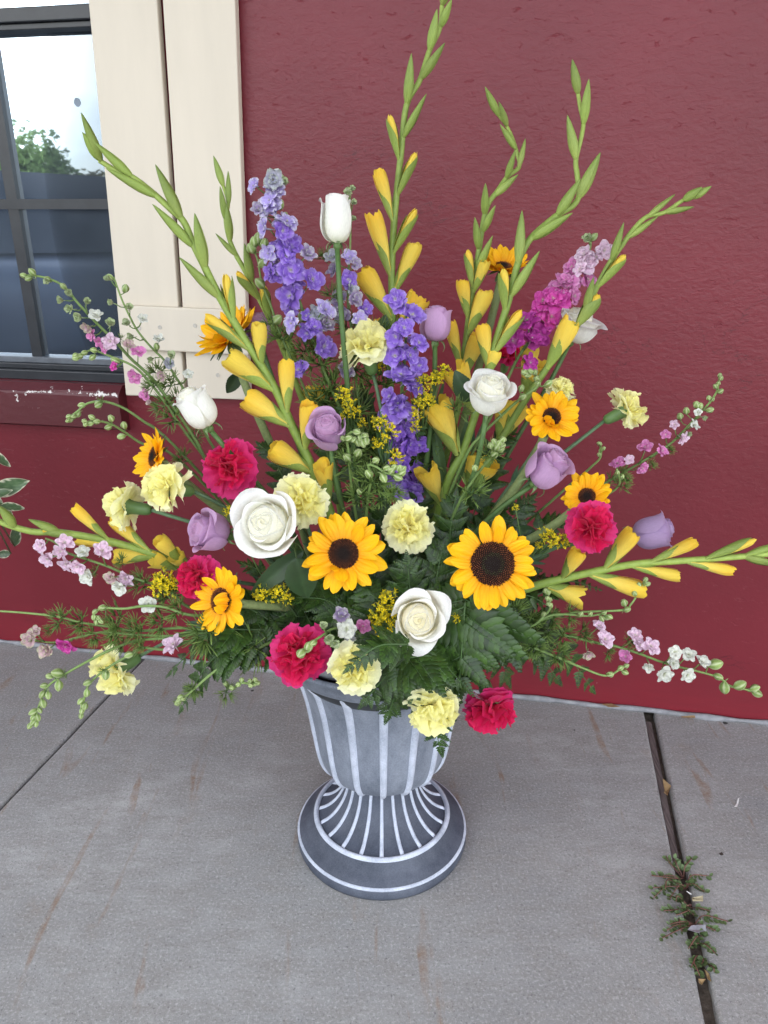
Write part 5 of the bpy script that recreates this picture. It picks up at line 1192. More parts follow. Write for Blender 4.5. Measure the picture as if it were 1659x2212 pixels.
larkspur('faded larkspur behind the stem of the white rosebud', 'd', [(752, 405), (757, 470), (756, 540), (752, 600), (752, 660), (760, 720), (770, 830), (790, 980)], 1.17, flor=[
    (752, 418, 26, 'green'), (760, 412, 22, 'green'), (763, 440, 20, 'green'), (761, 476, 20, 'green'), (718, 556, 36, 'pale'), (755, 556, 34, 'violetpale'), (766, 572, 30, 'dull'), (722, 585, 34, 'dull'), (752, 604, 40, 'violet'), (735, 650, 42, 'dull'), (764, 648, 40, 'dull'), (742, 682, 46, 'dull'), (790, 668, 34, 'violet'), (776, 690, 34, 'violetpale'), (757, 625, 32, 'pale')], tufts=[(700, 560, 48), (760, 715, 84), (770, 800, 108), (700, 870, 108), (760, 900, 120), (820, 830, 108), (900, 900, 108), (720, 960, 108), (800, 960, 120), (860, 1010, 108), (780, 1040, 120), (930, 960, 96), (690, 760, 72), (820, 720, 72)])
larkspur('pink larkspur leaning right beneath the tip of a gladiolus', 'd', [(1276, 508), (1274, 540), (1258, 580), (1230, 620), (1200, 660), (1160, 715), (1115, 780), (1070, 880), (1010, 1000)], 1.17, flor=[
    (1271, 518, 30, 'green'), (1304, 541, 38, 'palepink'), (1266, 570, 48, 'palepink'), (1260, 546, 30, 'palepink'), (1236, 577, 36, 'pink'), (1268, 604, 42, 'pink'), (1222, 613, 54, 'pink'), (1197, 622, 38, 'pink'), (1206, 650, 56, 'hot'), (1174, 650, 48, 'hot'), (1188, 684, 54, 'hot'), (1166, 670, 40, 'hot'), (1139, 694, 52, 'magenta'), (1163, 724, 54, 'magenta'), (1110, 738, 50, 'magenta'), (1144, 784, 40, 'magenta'), (1240, 640, 36, 'pink')], buds=[(1283, 512, 18)], fill=[(1, 5.5, 18, 14, 34, ('palepink', 'pink', 'hot', 'magenta'))], r=.003)
larkspur('pink and white larkspur slanting up at the far right against bare wall', '7', [(1270, 560), (1255, 640), (1240, 710), (1180, 800), (1100, 890), (960, 1040), (840, 1150), (600, 1300), (340, 1450), (140, 1580), (-100, 1800)], 1.10, flor=[
    (1055, 985, 100, 'white'), (960, 1090, 105, 'palepink'), (895, 980, 76, 'palepink'), (825, 1060, 80, 'pink'), (655, 1165, 115, 'pink'), (790, 1190, 110, 'pink'), (430, 1300, 115, 'pink'), (525, 1270, 90, 'palepink'), (630, 1335, 105, 'pink'), (1085, 880, 66, 'white'), (1125, 918, 70, 'green'), (1000, 1050, 70, 'green')],
    buds=[(1265, 575, 40), (1275, 600, 44), (1230, 665, 48), (1270, 705, 52), (1175, 760, 46), (1205, 772, 40), (1185, 858, 60), (1075, 815, 64), (1105, 828, 58), (992, 865, 64), (940, 910, 62), (1255, 640, 40)], tufts=[(460, 1400, 204), (690, 1310, 132), (850, 1190, 108), (370, 1430, 144)])
larkspur('pale pink larkspur low on the right, its tip curving down past the wall foot', 'D', [(1590, 1530), (1500, 1503), (1385, 1475), (1300, 1415), (1150, 1370), (1000, 1335), (880, 1300), (720, 1240), (560, 1190), (400, 1160), (200, 1110), (0, 1090), (-250, 1080)], 1.0, .98, flor=[
    (430, 1040, 95, 'palepink'), (472, 1140, 140, 'palepink'), (350, 1235, 105, 'pinkgreen'), (628, 1262, 95, 'pink'), (695, 1108, 100, 'palepink'), (728, 1182, 95, 'palepink'), (805, 1190, 125, 'palepink'), (980, 1228, 100, 'white'), (965, 1310, 100, 'white'), (795, 1332, 90, 'white'), (900, 1388, 130, 'white'), (1078, 1252, 105, 'white'), (1070, 1395, 110, 'white'), (1178, 1305, 105, 'white')],
    buds=[(1280, 1318, 90), (1345, 1490, 84), (1455, 1468, 84), (1565, 1492, 64), (1580, 1532, 66), (1300, 1408, 60)], tufts=[(160, 1110, 240), (300, 1090, 204), (490, 1230, 144), (640, 1150, 144), (30, 1060, 228)])
larkspur('thin green larkspur bud stem turning up under the right hand gladiolus', 'D', [(772, 695), (725, 790), (660, 888), (600, 926), (250, 945), (0, 1000), (-180, 1060)], .98, .97, buds=[(615, 872, 60), (638, 922, 50), (690, 805, 46), (722, 745, 46), (745, 797, 50), (770, 706, 44), (785, 736, 42)], tufts=[(80, 1000, 204), (215, 965, 180)])
larkspur('short green bud stem just below the one under the right gladiolus', 'D', [(515, 980), (450, 955), (350, 968), (100, 960), (-120, 1040)], .97, .96, buds=[(452, 988, 44), (490, 980, 48), (510, 975, 44), (470, 945, 36), (300, 955, 44), (370, 952, 40)], tufts=[(-60, 1010, 180)])
larkspur('green bud stem curling up low on the right over the fern tips', 'D', [(635, 1325), (590, 1352), (480, 1402), (300, 1340), (100, 1255), (-100, 1180), (-250, 1150)], .95, .95, buds=[(515, 1392, 52), (592, 1346, 46), (622, 1378, 46), (632, 1330, 40)], tufts=[(130, 1250, 240), (-40, 1190, 216)])
larkspur('small upright green bud spike right of the biggest sunflower', 'D', [(55, 770), (62, 840), (80, 900), (40, 960), (-100, 1050)], .95, .95, buds=[(42, 785, 44), (62, 800, 46), (58, 840, 46), (75, 850, 44), (80, 890, 46), (62, 880, 40), (30, 955, 44)])
larkspur('tiny green buds on a short side stem beside the fern right of the urn', 'C', [(1140, 1070), (1150, 1130), (1180, 1200), (1100, 1130)], .93, .95, buds=[(1140, 1075, 44), (1150, 1110, 44), (1140, 1140, 44), (1130, 1205, 44), (1165, 1215, 46), (1190, 1195, 44)], tufts=[(1150, 950, 240), (1290, 1190, 228)])
larkspur('pale pink larkspur reaching far left before the window', '4', [(150, 155), (270, 160), (380, 190), (470, 240), (560, 350), (680, 480), (760, 560), (850, 650), (950, 760), (1100, 900), (1250, 1100), (1420, 1350), (1560, 1600)], 1.08, 1.08, flor=[
    (350, 197, 70, 'green'), (500, 285, 85, 'green'), (455, 338, 80, 'green'), (520, 402, 100, 'green'), (625, 358, 85, 'green'), (590, 462, 100, 'green'), (700, 448, 100, 'white'), (640, 530, 95, 'pinkgreen'), (800, 518, 95, 'green'), (668, 590, 85, 'pink'), (803, 635, 118, 'palepink'), (720, 640, 80, 'pink'), (755, 686, 70, 'pink'), (930, 670, 100, 'pinkgreen'), (1000, 712, 100, 'pink'), (975, 890, 105, 'pink'), (1060, 1020, 95, 'pink'), (1090, 1075, 60, 'pinkgreen')],
    buds=[(172, 155, 46), (232, 130, 54), (205, 180, 44), (460, 235, 50), (345, 180, 44)], tufts=[(880, 620, 84), (1190, 1110, 216), (1090, 960, 132), (1260, 1200, 240)], r=.003)
larkspur('whitish green larkspur leaning left over the shutter', '4', [(825, 165), (880, 320), (940, 450), (1000, 560), (1100, 680), (1200, 780), (1280, 900), (1350, 1010), (1450, 1200), (1560, 1420)], 1.10, 1.10, flor=[
    (795, 188, 75, 'green'), (820, 356, 75, 'green'), (940, 397, 85, 'green'), (1035, 470, 76, 'white'), (930, 512, 85, 'green'), (965, 606, 80, 'green'), (1150, 622, 85, 'white'), (1240, 746, 85, 'green'), (1110, 757, 80, 'green'), (1225, 802, 90, 'pale'), (1365, 876, 80, 'white'), (1190, 882, 100, 'pinkgreen')], buds=[(910, 250, 62), (1135, 672, 52), (800, 165, 44)], tufts=[(1150, 870, 204), (1240, 960, 228), (1290, 1050, 180), (1420, 1330, 180)])
larkspur('green bud stem crossing the window corner below the pale pink larkspur', '4', [(540, 750), (600, 720), (680, 700), (820, 750), (960, 810), (1060, 900), (1200, 1080), (1350, 1300)], 1.05, 1.08, flor=[(830, 818, 70, 'hot')], buds=[(550, 757, 50), (580, 740, 48), (612, 716, 44), (680, 698, 48), (670, 752, 48), (835, 772, 60), (545, 735, 40)], tufts=[(1120, 960, 168)])
larkspur('arching green bud stem over the red sill on the left', '4', [(485, 1215), (520, 1175), (565, 1140), (640, 1083), (760, 1072), (900, 1120), (1050, 1220), (1150, 1285), (1350, 1480)], 1.02, 1.08, buds=[(500, 1180, 40), (515, 1202, 40), (535, 1180, 44), (567, 1166, 44), (592, 1097, 50), (715, 1097, 52), (706, 1083, 42), (490, 1212, 34)], tufts=[(745, 1075, 96)])
larkspur('green bud stem just under the arching one, before the red wall', '4', [(600, 1225), (700, 1212), (800, 1232), (900, 1290), (1030, 1375), (1280, 1480)], 1.0, 1.06, buds=[(612, 1213, 42), (620, 1237, 42), (655, 1233, 44), (665, 1186, 46), (702, 1216, 48), (806, 1192, 56), (785, 1257, 50), (900, 1242, 56), (880, 1325, 56)], tufts=[(1330, 1490, 180)])
larkspur('pale pink larkspur hanging left below the yellow gladiolus buds', 'A', [(330, 590), (400, 620), (480, 690), (640, 745), (800, 800), (950, 870), (1100, 920), (1250, 990), (1420, 1100)], .95, .95, flor=[
    (300, 642, 105, 'palepink'), (470, 622, 125, 'palepink'), (350, 737, 125, 'palepink'), (440, 682, 100, 'palepink'), (482, 772, 110, 'palepink'), (562, 792, 115, 'palepink'), (600, 692, 105, 'white'), (742, 682, 140, 'palepink'), (645, 866, 125, 'white'), (812, 872, 105, 'pinkgreen'), (915, 882, 120, 'palepink'), (870, 950, 115, 'white'), (1080, 1066, 125, 'white')], tufts=[(1040, 920, 240), (890, 760, 144), (1230, 1020, 240), (700, 830, 96)])
larkspur('bare pale green stem running out of the picture at the lower left', 'A', [(-250, 1105), (0, 1118), (200, 1132), (430, 1160), (600, 1203), (800, 1232), (1000, 1262), (1300, 1240), (1500, 1250)], .93, .93, tufts=[(455, 1180, 240), (600, 1205, 240), (870, 1190, 288), (1000, 1240, 264), (1180, 1200, 264)], col=(.12, .2, .05), buds=[(750, 1095, 40)])
larkspur('hot pink larkspur tip low on the left above the drooping yellow carnation', 'A', [(250, 1330), (400, 1345), (560, 1310), (750, 1270), (1000, 1290), (1400, 1290)], .92, .92, flor=[(230, 1320, 135, 'pinkgreen'), (262, 1268, 90, 'pinkgreen'), (345, 1392, 130, 'pinkgreen'), (485, 1362, 145, 'hot')], tufts=[(850, 1290, 276), (700, 1290, 204), (1030, 1310, 228), (360, 1260, 108)])
larkspur('thin green stem ending in small buds above the hot pink larkspur tip', 'A', [(690, 1190), (690, 1130), (750, 1096), (900, 1100), (1050, 1080), (1200, 1090), (1420, 1150)], .92, .92, buds=[(742, 1092, 54), (690, 1122, 42), (680, 1162, 42), (712, 1166, 42), (732, 1192, 42), (700, 1195, 42)], tufts=[(1300, 1110, 240)])
larkspur('longest drooping green bud spike at the lower left', 'A', [(212, 1965), (260, 1870), (300, 1760), (350, 1660), (480, 1570), (640, 1480), (800, 1400), (1000, 1330), (1300, 1300)], .90, .92, buds=[(218, 1950, 46), (240, 1925, 48), (263, 1935, 46), (242, 1890, 48), (277, 1890, 50), (240, 1850, 60), (315, 1790, 60), (350, 1730, 54), (305, 1722, 52), (320, 1660, 52), (425, 1660, 70), (415, 1567, 80), (360, 1590, 54), (290, 1840, 40)], tufts=[(480, 1570, 84), (900, 1360, 168)])
larkspur('drooping green bud spike crossing the low yellow carnation', 'A', [(590, 1895), (605, 1790), (640, 1660), (760, 1545), (930, 1440), (1030, 1385), (1220, 1395), (1420, 1320)], .89, .92, flor=[(1260, 1362, 150, 'palepink')], buds=[(590, 1877, 44), (595, 1842, 44), (585, 1772, 50), (617, 1810, 48), (600, 1802, 44), (630, 1712, 56), (635, 1640, 56), (770, 1582, 64), (935, 1437, 60)], tufts=[(770, 1550, 108), (1040, 1370, 132)])
larkspur('green stem with a bud tip drooping between fern tips left of the urn', 'A', [(1290, 1790), (1400, 1690), (1550, 1560), (1660, 1500), (1800, 1440), (1950, 1350)], .87, .92, buds=[(1290, 1782, 50), (1310, 1742, 50), (1300, 1765, 44), (1330, 1755, 40)], tufts=[(1400, 1680, 156), (1300, 1770, 84)], r=.0030)
larkspur('short green bud spike pointing right just left of the urn', 'B', [(590, 1450), (530, 1460), (460, 1455), (400, 1490), (345, 1450), (360, 1385), (500, 1280), (620, 1180)], .87, .92, buds=[(582, 1455, 44), (552, 1462, 46), (530, 1472, 44), (562, 1430, 44), (525, 1440, 42), (465, 1432, 46), (440, 1465, 46), (392, 1490, 46), (345, 1456, 46)], tufts=[(350, 1520, 180), (570, 1190, 360), (220, 1100, 396), (130, 1500, 144)], r=.003)
larkspur('white and green larkspur lying over the low hot pink carnation', 'B', [(880, 1250), (960, 1170), (1050, 1110), (1130, 1060), (1230, 1060), (1330, 1090)], .835, .90, flor=[(1225, 1060, 150, 'white'), (1185, 975, 130, 'dull'), (1345, 1045, 105, 'pink'), (1055, 1045, 95, 'green'), (1080, 1125, 110, 'green'), (1130, 1160, 100, 'green'), (1260, 1110, 100, 'pale')], buds=[(895, 1240, 78), (950, 1195, 76), (985, 1165, 56)])
larkspur('green bud spike bending over right of the spiral lavender rose', 'H', [(500, 600), (400, 520), (290, 500), (215, 570), (240, 750), (260, 1000), (285, 1250), (325, 1540), (400, 1900)], .97, 1.02, buds=[(168, 582, 90), (250, 582, 110), (312, 602, 100), (352, 502, 110), (372, 642, 100), (400, 580, 100), (430, 652, 110), (462, 550, 100), (474, 622, 110), (430, 540, 90), (220, 832, 130), (365, 772, 130)], tufts=[(250, 950, 528)], r=.003)
larkspur('green bud spike pointing right across the foot of the centre larkspur', 'H', [(980, 1030), (860, 1060), (720, 1030), (600, 955), (500, 935), (540, 1100), (500, 1330), (470, 1600), (480, 1900)], .96, 1.0, buds=[(505, 1050, 130), (600, 870, 110), (700, 1105, 120), (742, 972, 100), (800, 1002, 110), (842, 962, 100), (910, 972, 110), (942, 1032, 110), (890, 1092, 120), (962, 980, 90), (385, 1280, 100)], tufts=[(550, 1170, 552), (390, 1380, 504), (680, 1350, 456), (830, 1300, 336)], r=.0028)
larkspur('green bud spike above the curled sunflower on the right', '6', [(950, 545), (1010, 545), (1070, 590), (1080, 660), (940, 760), (780, 900), (620, 1060), (480, 1250)], .97, 1.04, buds=[(962, 552, 60), (992, 572, 64), (1012, 545, 58), (1050, 552, 60), (1062, 600, 60), (1076, 640, 58), (940, 682, 60), (950, 752, 66), (1165, 640, 60), (1150, 655, 56)], tufts=[(415, 870, 240)])
larkspur('green bud cluster right of the tall yellow gladiolus blooms', '6', [(790, 1090), (750, 1160), (700, 1240), (620, 1330), (540, 1440), (420, 1640)], .96, 1.0, buds=[(690, 1150, 66), (720, 1120, 64), (742, 1162, 66), (762, 1130, 66), (792, 1102, 60), (782, 1152, 62), (772, 1182, 62), (720, 1222, 76), (560, 1332, 64)], tufts=[(530, 1550, 336), (680, 1220, 240)])
larkspur('small bud stem rising behind the right sunflower', '7', [(285, 1120), (292, 1240), (220, 1320), (140, 1390), (-60, 1560)], 1.06, 1.08, buds=[(275, 1130, 34), (291, 1136, 34), (318, 1172, 36), (290, 1190, 36), (278, 1222, 36)])
larkspur('looping stem with hanging feathery leaves below the slanting larkspur', '7', [(425, 1340), (450, 1440), (420, 1500), (350, 1550), (150, 1680), (-60, 1800)], 1.02, 1.05, buds=[(432, 1370, 40), (470, 1405, 40)], tufts=[(450, 1480, 180), (500, 1420, 120)])

# ------------------------------------------------------------------ goldenrod
goldenrod('goldenrod sprig between the spiral lavender rose and the purple larkspur', '5', [(1030, 750, 120), (1065, 810, 90), (1100, 870, 90), (1040, 885, 90), (1150, 950, 70)], 1.04, (1090, 1010))
goldenrod('goldenrod sprig left of the purple larkspur, bright yellow tops', '5', [(1280, 955, 120), (1350, 1025, 130), (1275, 1105, 100), (1390, 1205, 120)], .99, (1320, 1260))
goldenrod('goldenrod sprig right of the purple larkspur under the yellow bud', '6', [(140, 640, 130), (215, 620, 130), (300, 540, 110), (270, 600, 100), (150, 780, 130), (190, 790, 100), (90, 830, 110), (80, 920, 100), (70, 1000, 90)], 1.06, (120, 1100))
goldenrod('goldenrod wisp behind the high yellow carnation', '5', [(1320, 420, 110), (1345, 460, 90), (1290, 545, 70)], 1.12, (1310, 620))
goldenrod('goldenrod tuft on the far left beside the hot pink carnation', 'A', [(1190, 900, 150), (1160, 950, 130), (1235, 940, 140), (1260, 910, 90)], .94, (1300, 1000))
goldenrod('goldenrod clumps low down between the two left sunflowers', 'B', [(625, 820, 140), (680, 790, 120), (740, 800, 110), (790, 840, 90), (380, 212, 80)], .93, (760, 900))
goldenrod('goldenrod clump against the left side of the lowest white rose', 'C', [(240, 870, 160), (190, 950, 150), (160, 1000, 120), (230, 1060, 160), (250, 960, 130)], .90, (300, 1120))
goldenrod('goldenrod sprig right of the biggest sunflower', 'C', [(1380, 380, 110), (1430, 415, 110), (1490, 425, 120), (1330, 460, 60), (1160, 185, 50)], .96, (1240, 500))
goldenrod('goldenrod bits peeping through fern right of the lowest white rose', 'C', [(690, 960, 80), (740, 985, 80), (790, 945, 50)], .91, (720, 1050))

# ------------------------------------------------------------------ leather fern
F1 = 'leather fern fronds over the rim'; F2 = 'leather fern fronds deep in the bouquet'
fern('fern frond hanging down the urn front below the yellow carnation', 900, 1440, 952, 1622, .89, .885, 150, F1, .01, 1)
fern('fern frond tip pointing lower left across the urn rim', 915, 1400, 786, 1516, .875, .865, 150, F1, .01, 2)
fern('fern frond laid across the yellow carnation on the rim', 880, 1392, 748, 1448, .825, .79, 90, F1, .015, 3)
fern('fern frond dropping over the middle of the urn rim', 890, 1430, 838, 1546, .875, .865, 150, F1, .01, 4)
fern('fern frond pointing right along the urn rim', 880, 1420, 1000, 1478, .86, .87, 150, F1, .02, 5)
fern('broad fern frond hanging right of the lowest white rose', 1005, 1295, 992, 1484, .90, .87, 246, F1, .01, 6, 10)
fern('fern frond right of the urn with tips against the wall foot', 1010, 1330, 1100, 1472, .95, .97, 174, F1, .03, 7)
fern('fern frond reaching right below the big sunflower', 1040, 1340, 1208, 1472, .97, 1.0, 159, F1, .03, 8)
fern('fern frond farthest right, its tip over the wall foot', 1100, 1350, 1284, 1494, .98, 1.02, 130, F1, .03, 9)
fern('fern frond left of the urn pointing at the sidewalk edge', 565, 1360, 362, 1458, .93, .92, 116, F1, .03, 10)
fern('fern frond left of the urn dropping lowest', 540, 1390, 388, 1536, .91, .90, 116, F1, .03, 11)
fern('fern frond between the low sunflower and the hot pink carnation', 600, 1390, 432, 1474, .92, .93, 101, F1, .03, 12)
fern('fern frond below the centre yellow carnation', 890, 1400, 880, 1215, .92, .93, 150, F2, .02, 13)
fern('fern frond left of the lowest white rose', 850, 1420, 715, 1330, .91, .93, 150, F1, .03, 14)
fern('fern frond behind the lowest white rose pointing up left', 860, 1390, 780, 1270, .91, .93, 130, F2, .02, 15)
fern('fern frond under the front left sunflower', 800, 1400, 640, 1290, .93, .95, 130, F2, .03, 16)
fern('fern frond between the two big front sunflowers', 930, 1370, 960, 1180, .93, .96, 150, F2, .03, 17)
fern('fern frond above the centre yellow carnation right of the purple larkspur', 960, 1280, 985, 1070, .99, 1.02, 110, F2, .03, 18)
fern('fern frond under the biggest sunflower', 990, 1400, 1130, 1310, .91, .95, 130, F2, .03, 19)
fern('fern frond right of the biggest sunflower against the red wall', 1080, 1270, 1215, 1120, 1.02, 1.05, 110, F2, .03, 20)
fern('fern frond under the right lavender rose', 1060, 1230, 1150, 1075, 1.04, 1.06, 100, F2, .02, 21)
fern('fern frond tip below the right hand gladiolus', 1150, 1290, 1300, 1275, 1.0, 1.02, 50, F2, .02, 22)
fern('fern frond behind the biggest sunflower pointing up', 1010, 1240, 1085, 1095, 1.02, 1.05, 110, F2, .02, 23)
fern('fern frond behind the front left sunflower', 760, 1330, 690, 1190, .99, 1.02, 120, F2, .02, 24)
fern('fern frond beside the lavender rose on the left', 640, 1330, 520, 1215, .96, .97, 80, F2, .02, 25)
deep = ['dark fern frond between the front left sunflower and the centre yellow carnation', 'dark fern frond right behind the centre yellow carnation', 'dark fern frond behind the left petals of the biggest sunflower',
    'dark fern frond behind the lower petals of the front left sunflower', 'dark fern frond pointing straight up at the foot of the centre violet larkspur', 'dark fern frond behind the right half of the biggest sunflower',
    'dark fern frond rising just right of the lowest white rose', 'dark fern frond rising just left of the lowest white rose', 'dark fern frond between the low left sunflower and the broad rose leaves', 'dark fern frond behind the base of the right hand gladiolus',
    'dark fern frond pointing up among yellow gladiolus blooms right of centre', 'dark fern frond above the front left sunflower among green bud stems', 'dark fern frond under the biggest sunflower spreading right over the rim',
    'dark fern frond beside the thick bent stem of the low left sunflower', 'dark fern frond below the wide yellow gladiolus blooms at centre right']
for k, (bx, by, tx, ty, Yb, Yt, w) in enumerate(((820, 1380, 800, 1180, 1.0, 1.02, 150), (880, 1340, 900, 1140, 1.02, 1.04, 140), (940, 1340, 1010, 1160, 1.0, 1.03, 140), (760, 1380, 700, 1240, .98, 1.0, 140), (830, 1330, 820, 1090, 1.06, 1.08, 120),
        (1000, 1360, 1100, 1250, .98, 1.0, 140), (900, 1420, 960, 1290, .90, .92, 140), (820, 1440, 840, 1300, .90, .93, 140), (700, 1400, 600, 1300, .97, .98, 120), (1050, 1360, 1180, 1250, 1.0, 1.04, 120), (1000, 1250, 1040, 1060, 1.08, 1.1, 100), (760, 1300, 770, 1100, 1.04, 1.06, 110), (960, 1440, 1060, 1380, .91, .93, 130), (620, 1400, 540, 1310, .98, .97, 110), (880, 1200, 940, 1040, 1.08, 1.1, 90))):
    fern(deep[k], bx, by, tx, ty, Yb, Yt, w, F2, .03, 40 + k)

for k, (lab, bx, by, tx, ty, Yb, Yt, w) in enumerate((('fern frond rising behind the spiral lavender rose', 740, 1080, 690, 850, 1.12, 1.17, 90), ('fern frond rising behind the goldenrod left of the violet larkspur', 800, 1060, 780, 830, 1.14, 1.19, 90), ('fern frond rising right of the violet centre larkspur', 900, 1060, 930, 850, 1.14, 1.19, 90),
        ('fern frond behind the lavender rose under the curled sunflower', 1020, 1090, 1110, 930, 1.14, 1.18, 90), ('fern frond behind the hot pink carnation on the left', 640, 1120, 560, 960, 1.10, 1.13, 80), ('fern frond low on the left among feathery leaves', 600, 1350, 430, 1345, .95, .96, 90), ('fern frond low on the right among feathery leaves', 1040, 1320, 1215, 1330, .97, 1.0, 90))):
    fern(lab, bx, by, tx, ty, Yb, Yt, w, F2, .03, 70 + k)

# ------------------------------------------------------------------ shrub at the left edge, weed and litter in the joint
M_VAR = plant('variegated_leaf', rough=.4, tr=.1, spec=.5, var=.15, scale=9)
def vleaf(seed):
    def mk():
        rg = random.Random(seed); m = MB()
        def fn(u, v):
            x = u * 2 - 1; w = .27 * math.sin(math.pi * min(.985, v ** .75 * .97 + .015)) ** .75 + .004; e = max(abs(x), (v - .5) * 2) + rg.uniform(-.12, .12)
            return V((.06 * x * x - .12 * v * v, x * w, v)), (.62, .60, .44) if e > .86 else mixc((.05, .10, .04), (.11, .17, .08), rg.random())
        m.grid(fn, 10, 12); return m.mesh('leaf', M_VAR)
    return cached(('vleaf', seed), mk)
SY = 1.25
root = thing('variegated_shrub', 'shrub with white edged green leaves poking in at the left edge', 'shrub', P(-190, 1520, SY) * 1.0)
root.location.z = 0
b0 = V(root.location); cs = P(-60, 1030, SY); m = MB(); m.tube([b0, b0.lerp(cs, .5) + V((.02, 0, .05)), cs], [.012, .009, .005], 7, (.10, .075, .05))
rg = random.Random(8)
tips = [(24, 1000, 0, 985), (57, 1025, -6, 1040), (24, 1050, -30, 1058), (30, 1072, -14, 1062), (28, 1082, -20, 1075), (20, 985, -30, 1000)]
heads = [(P(x0, y0, SY + rg.uniform(-.03, .03)), P(x1, y1, SY)) for x1, y1, x0, y0 in [(24, 1008, -22, 975), (57, 1040, -10, 1062), (27, 1058, -32, 1075), (20, 1092, -16, 1100), (54, 1098, 2, 1092), (30, 1118, -10, 1085), (10, 1110, -30, 1060)]]
for i in range(42):
    c_ = cs + V((rg.uniform(-.28, .0), rg.uniform(-.12, .16), rg.uniform(-.32, .12))); c_.x = min(c_.x, cs.x + .0)
    dv = V((rg.gauss(0, 1), rg.gauss(0, 1), rg.gauss(.2, .8))).normalized(); dv.x = -abs(dv.x) if c_.x > cs.x - .08 else dv.x; heads.append((c_, c_ + dv * rg.uniform(.035, .055)))
for i, (a, b) in enumerate(heads):
    B = basis_out(b - a, (CAM - a) + V((rg.uniform(-.5, .5), 0, rg.uniform(0, .8)))); L = (b - a).length; part('leaf', vleaf(i % 4), root, mat4(B, a, L * .7, L * .7, L)); m.tube([b0.lerp(cs, rg.uniform(.7, 1)), (a + cs) / 2, a], [.003, .0025, .0015], 4, (.12, .12, .06))
part('stem', m.mesh('stem', M_WOODY), root)

root = thing('weed', 'small green weed sprawling out of the sidewalk joint', 'weed', ground(*zz('F', 690, 1450)))
wc = [zz('F', *q) for q in ((650, 1260), (660, 1330), (690, 1450), (720, 1560), (745, 1680), (765, 1800))]
ends = [(535, 1110, 0), (590, 1130, 0), (712, 1120, 0), (440, 1240, 0), (500, 1240, 1), (450, 1320, 1), (530, 1330, 1), (450, 1390, 1), (820, 1245, 1), (790, 1350, 1), (520, 1470, 2), (600, 1500, 2), (560, 1560, 3), (820, 1470, 2), (940, 1540, 3), (860, 1600, 3), (510, 1650, 3), (540, 1600, 3), (790, 1640, 4), (680, 1720, 4), (860, 1750, 4), (700, 1840, 5), (850, 1870, 5), (770, 1820, 5), (640, 1610, 3), (720, 1500, 2), (600, 1410, 2), (600, 1290, 1), (690, 1290, 1), (700, 1690, 4), (760, 1900, 5), (560, 1390, 1), (640, 1450, 2)]
def weed_leaf():
    m = MB()
    def fn(u, v):
        x = u * 2 - 1; w = .30 * math.sin(math.pi * min(.97, v * .94 + .04)) ** .7; return V((.08 * x * x, x * w, v)), mixc((.075, .12, .045), (.12, .175, .07), v)
    m.grid(fn, 4, 5); return m.mesh('leaf', M_LEAF)
wl = weed_leaf(); rg = random.Random(4)
for (ex, ey, ci) in ends:
    a = ground(*wc[ci], z=-.008); p = zz('F', ex, ey); b = ground(*p, z=.006 + rg.uniform(0, .010)); mid = (a + b) / 2 + V((rg.uniform(-.012, .012), rg.uniform(-.012, .012), .010)); pa = catmull([a, mid, b], 5); m = MB(); m.tube(pa, .0009, 4, (.17, .075, .06))
    st = part('sprig', m.mesh('sprig', M_STEM), root); dirv = (b - a).normalized(); side = V((-dirv.y, dirv.x, 0))
    for j in range(7):
        q = pa[min(len(pa) - 1, 3 + j)] if j < 6 else pa[-1]; q = pa[3].lerp(pa[-1], j / 6) if j < 6 else pa[-1]
        for sg in ((-1, 1) if j < 6 else (0,)):
            if rg.random() < .22: continue
            dv = (dirv * rg.uniform(.1, .9) + side * sg * .9 + V((rg.uniform(-.4, .4), rg.uniform(-.4, .4), rg.uniform(-.1, .4)))).normalized(); Lf = rg.uniform(.006, .0115); B = basis_out(dv, V((rg.uniform(-.3, .3), rg.uniform(-.5, 0), 1)))
            lo = part('leaf', wl, root, mat4(B, q, Lf, Lf * 1.15, Lf))
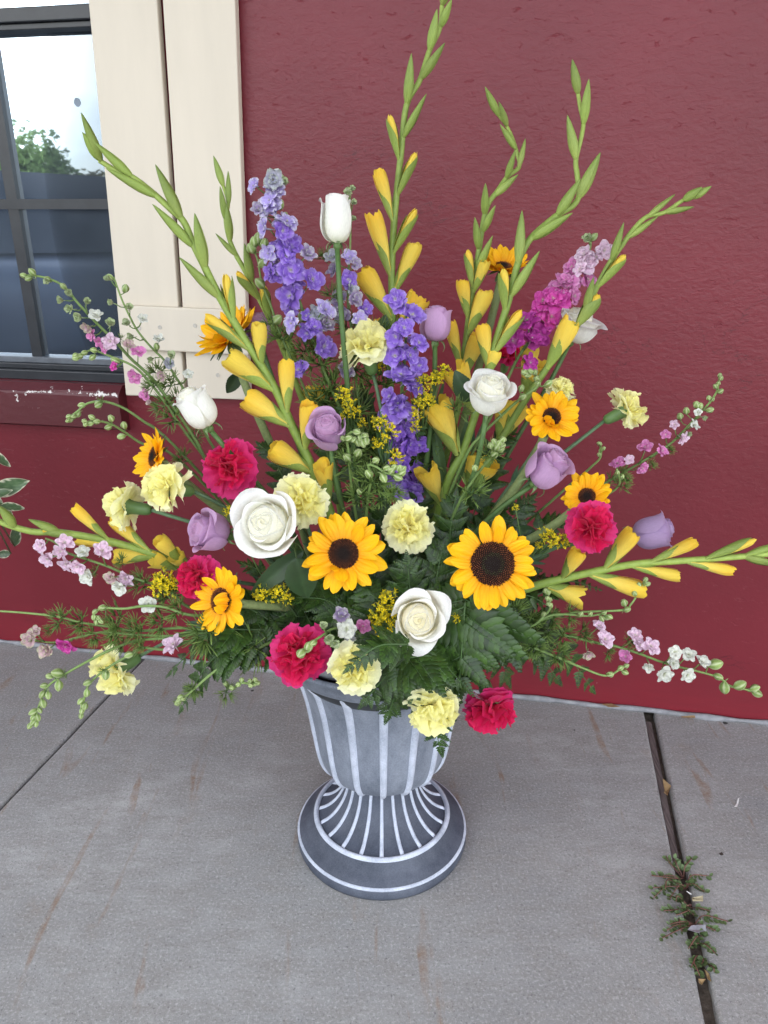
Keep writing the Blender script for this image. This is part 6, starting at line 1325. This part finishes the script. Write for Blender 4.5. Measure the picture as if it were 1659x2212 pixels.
# litter
def litter(name, label, cat, zk, poly_, col, z=.006, mat=None, curl=.006, th=.0006):
    pts = [ground(*zz(zk, x, y), z=z) for x, y in poly_]; c = sum(pts, V((0, 0, 0))) / len(pts); m = MB()
    up = []
    for i, p in enumerate(pts): p = p.copy(); p.z += curl * ((p - c).length / max((q - c).length for q in pts)) ** 2 * (1 if i % 2 else .4); up.append(p)
    c = c + V((0, 0, -curl * .1)); lo = [p - V((0, 0, th)) for p in up]; n = len(up)
    m.poly(up + [c] + lo + [c - V((0, 0, th))], [(i, (i + 1) % n, n) for i in range(n)] + [(n + 1 + (i + 1) % n, n + 1 + i, 2 * n + 1) for i in range(n)] + [(i, n + 1 + i, n + 1 + (i + 1) % n, (i + 1) % n) for i in range(n)], col)
    return single(name, m.mesh(name, mat or M_DRY, False), label, cat)
litter('dry_leaf', 'curled tan dry leaf on the wooden joint strip', 'dry leaf', 'F', [(510, 625), (565, 670), (545, 720), (512, 745), (525, 690)], (.3, .2, .1), .0, None, .02)
litter('dry_leaf', 'tan dead leaf low in the joint under the weed', 'dry leaf', 'F', [(745, 1920), (790, 1935), (770, 1955), (748, 1950)], (.3, .2, .1), -.006, None, .006)
litter('dry_leaf', 'long pale dry leaf blade in the joint below the weed', 'dry leaf', 'F', [(785, 1860), (815, 1885), (830, 1940), (805, 1920)], (.3, .2, .1), -.004, None, .006)
litter('dry_leaf', 'straw coloured dry leaf lying along the wall foot right of the urn', 'dry leaf', 'F', [(115, 122), (180, 118), (235, 142), (160, 140)], (.3, .2, .1), .012, None, .004)
litter('dry_leaf', 'straw coloured sliver at the wall foot near the right edge', 'dry leaf', 'F', [(630, 203), (720, 200), (728, 212), (640, 214)], (.3, .2, .1), .012, None, .003)
litter('plastic_scrap', 'clear grey plastic scrap caught on the weed', 'scrap', 'F', [(675, 1605), (700, 1575), (740, 1566), (790, 1580), (798, 1610), (740, 1620)], (.3, .3, .32), .012, simple('plastic_scrap', (.30, .30, .33), .25, .6, 30, .2), .010)
litter('paper_roll', 'small tan rolled paper bit on the weed', 'litter', 'F', [(705, 1388), (775, 1382), (778, 1402), (708, 1408)], (.4, .35, .25), .012, simple('tan_paper', (.34, .29, .18), .8), .004, .004)
litter('paper_shred', 'white paper shred lying alone on the right slab', 'litter', 'F', [(982, 792), (996, 770), (1003, 740), (1014, 738), (1008, 772), (1000, 795)], (.8, .8, .8), .002, simple('white_paper', (.75, .75, .74), .7), .003)
litter('paper_shred', 'tiny white shred among the weed leaves', 'litter', 'F', [(668, 1345), (690, 1352), (705, 1365), (690, 1362)], (.8, .8, .8), .016, bpy.data.materials['white_paper'], .003)
litter('petal_crumb', 'dark crumb on the right slab above the weed', 'litter', 'F', [(884, 1095), (900, 1090), (911, 1102), (895, 1110)], (.05, .04, .03), .002, simple('dark_crumb', (.04, .03, .025), .9), .002, .002)
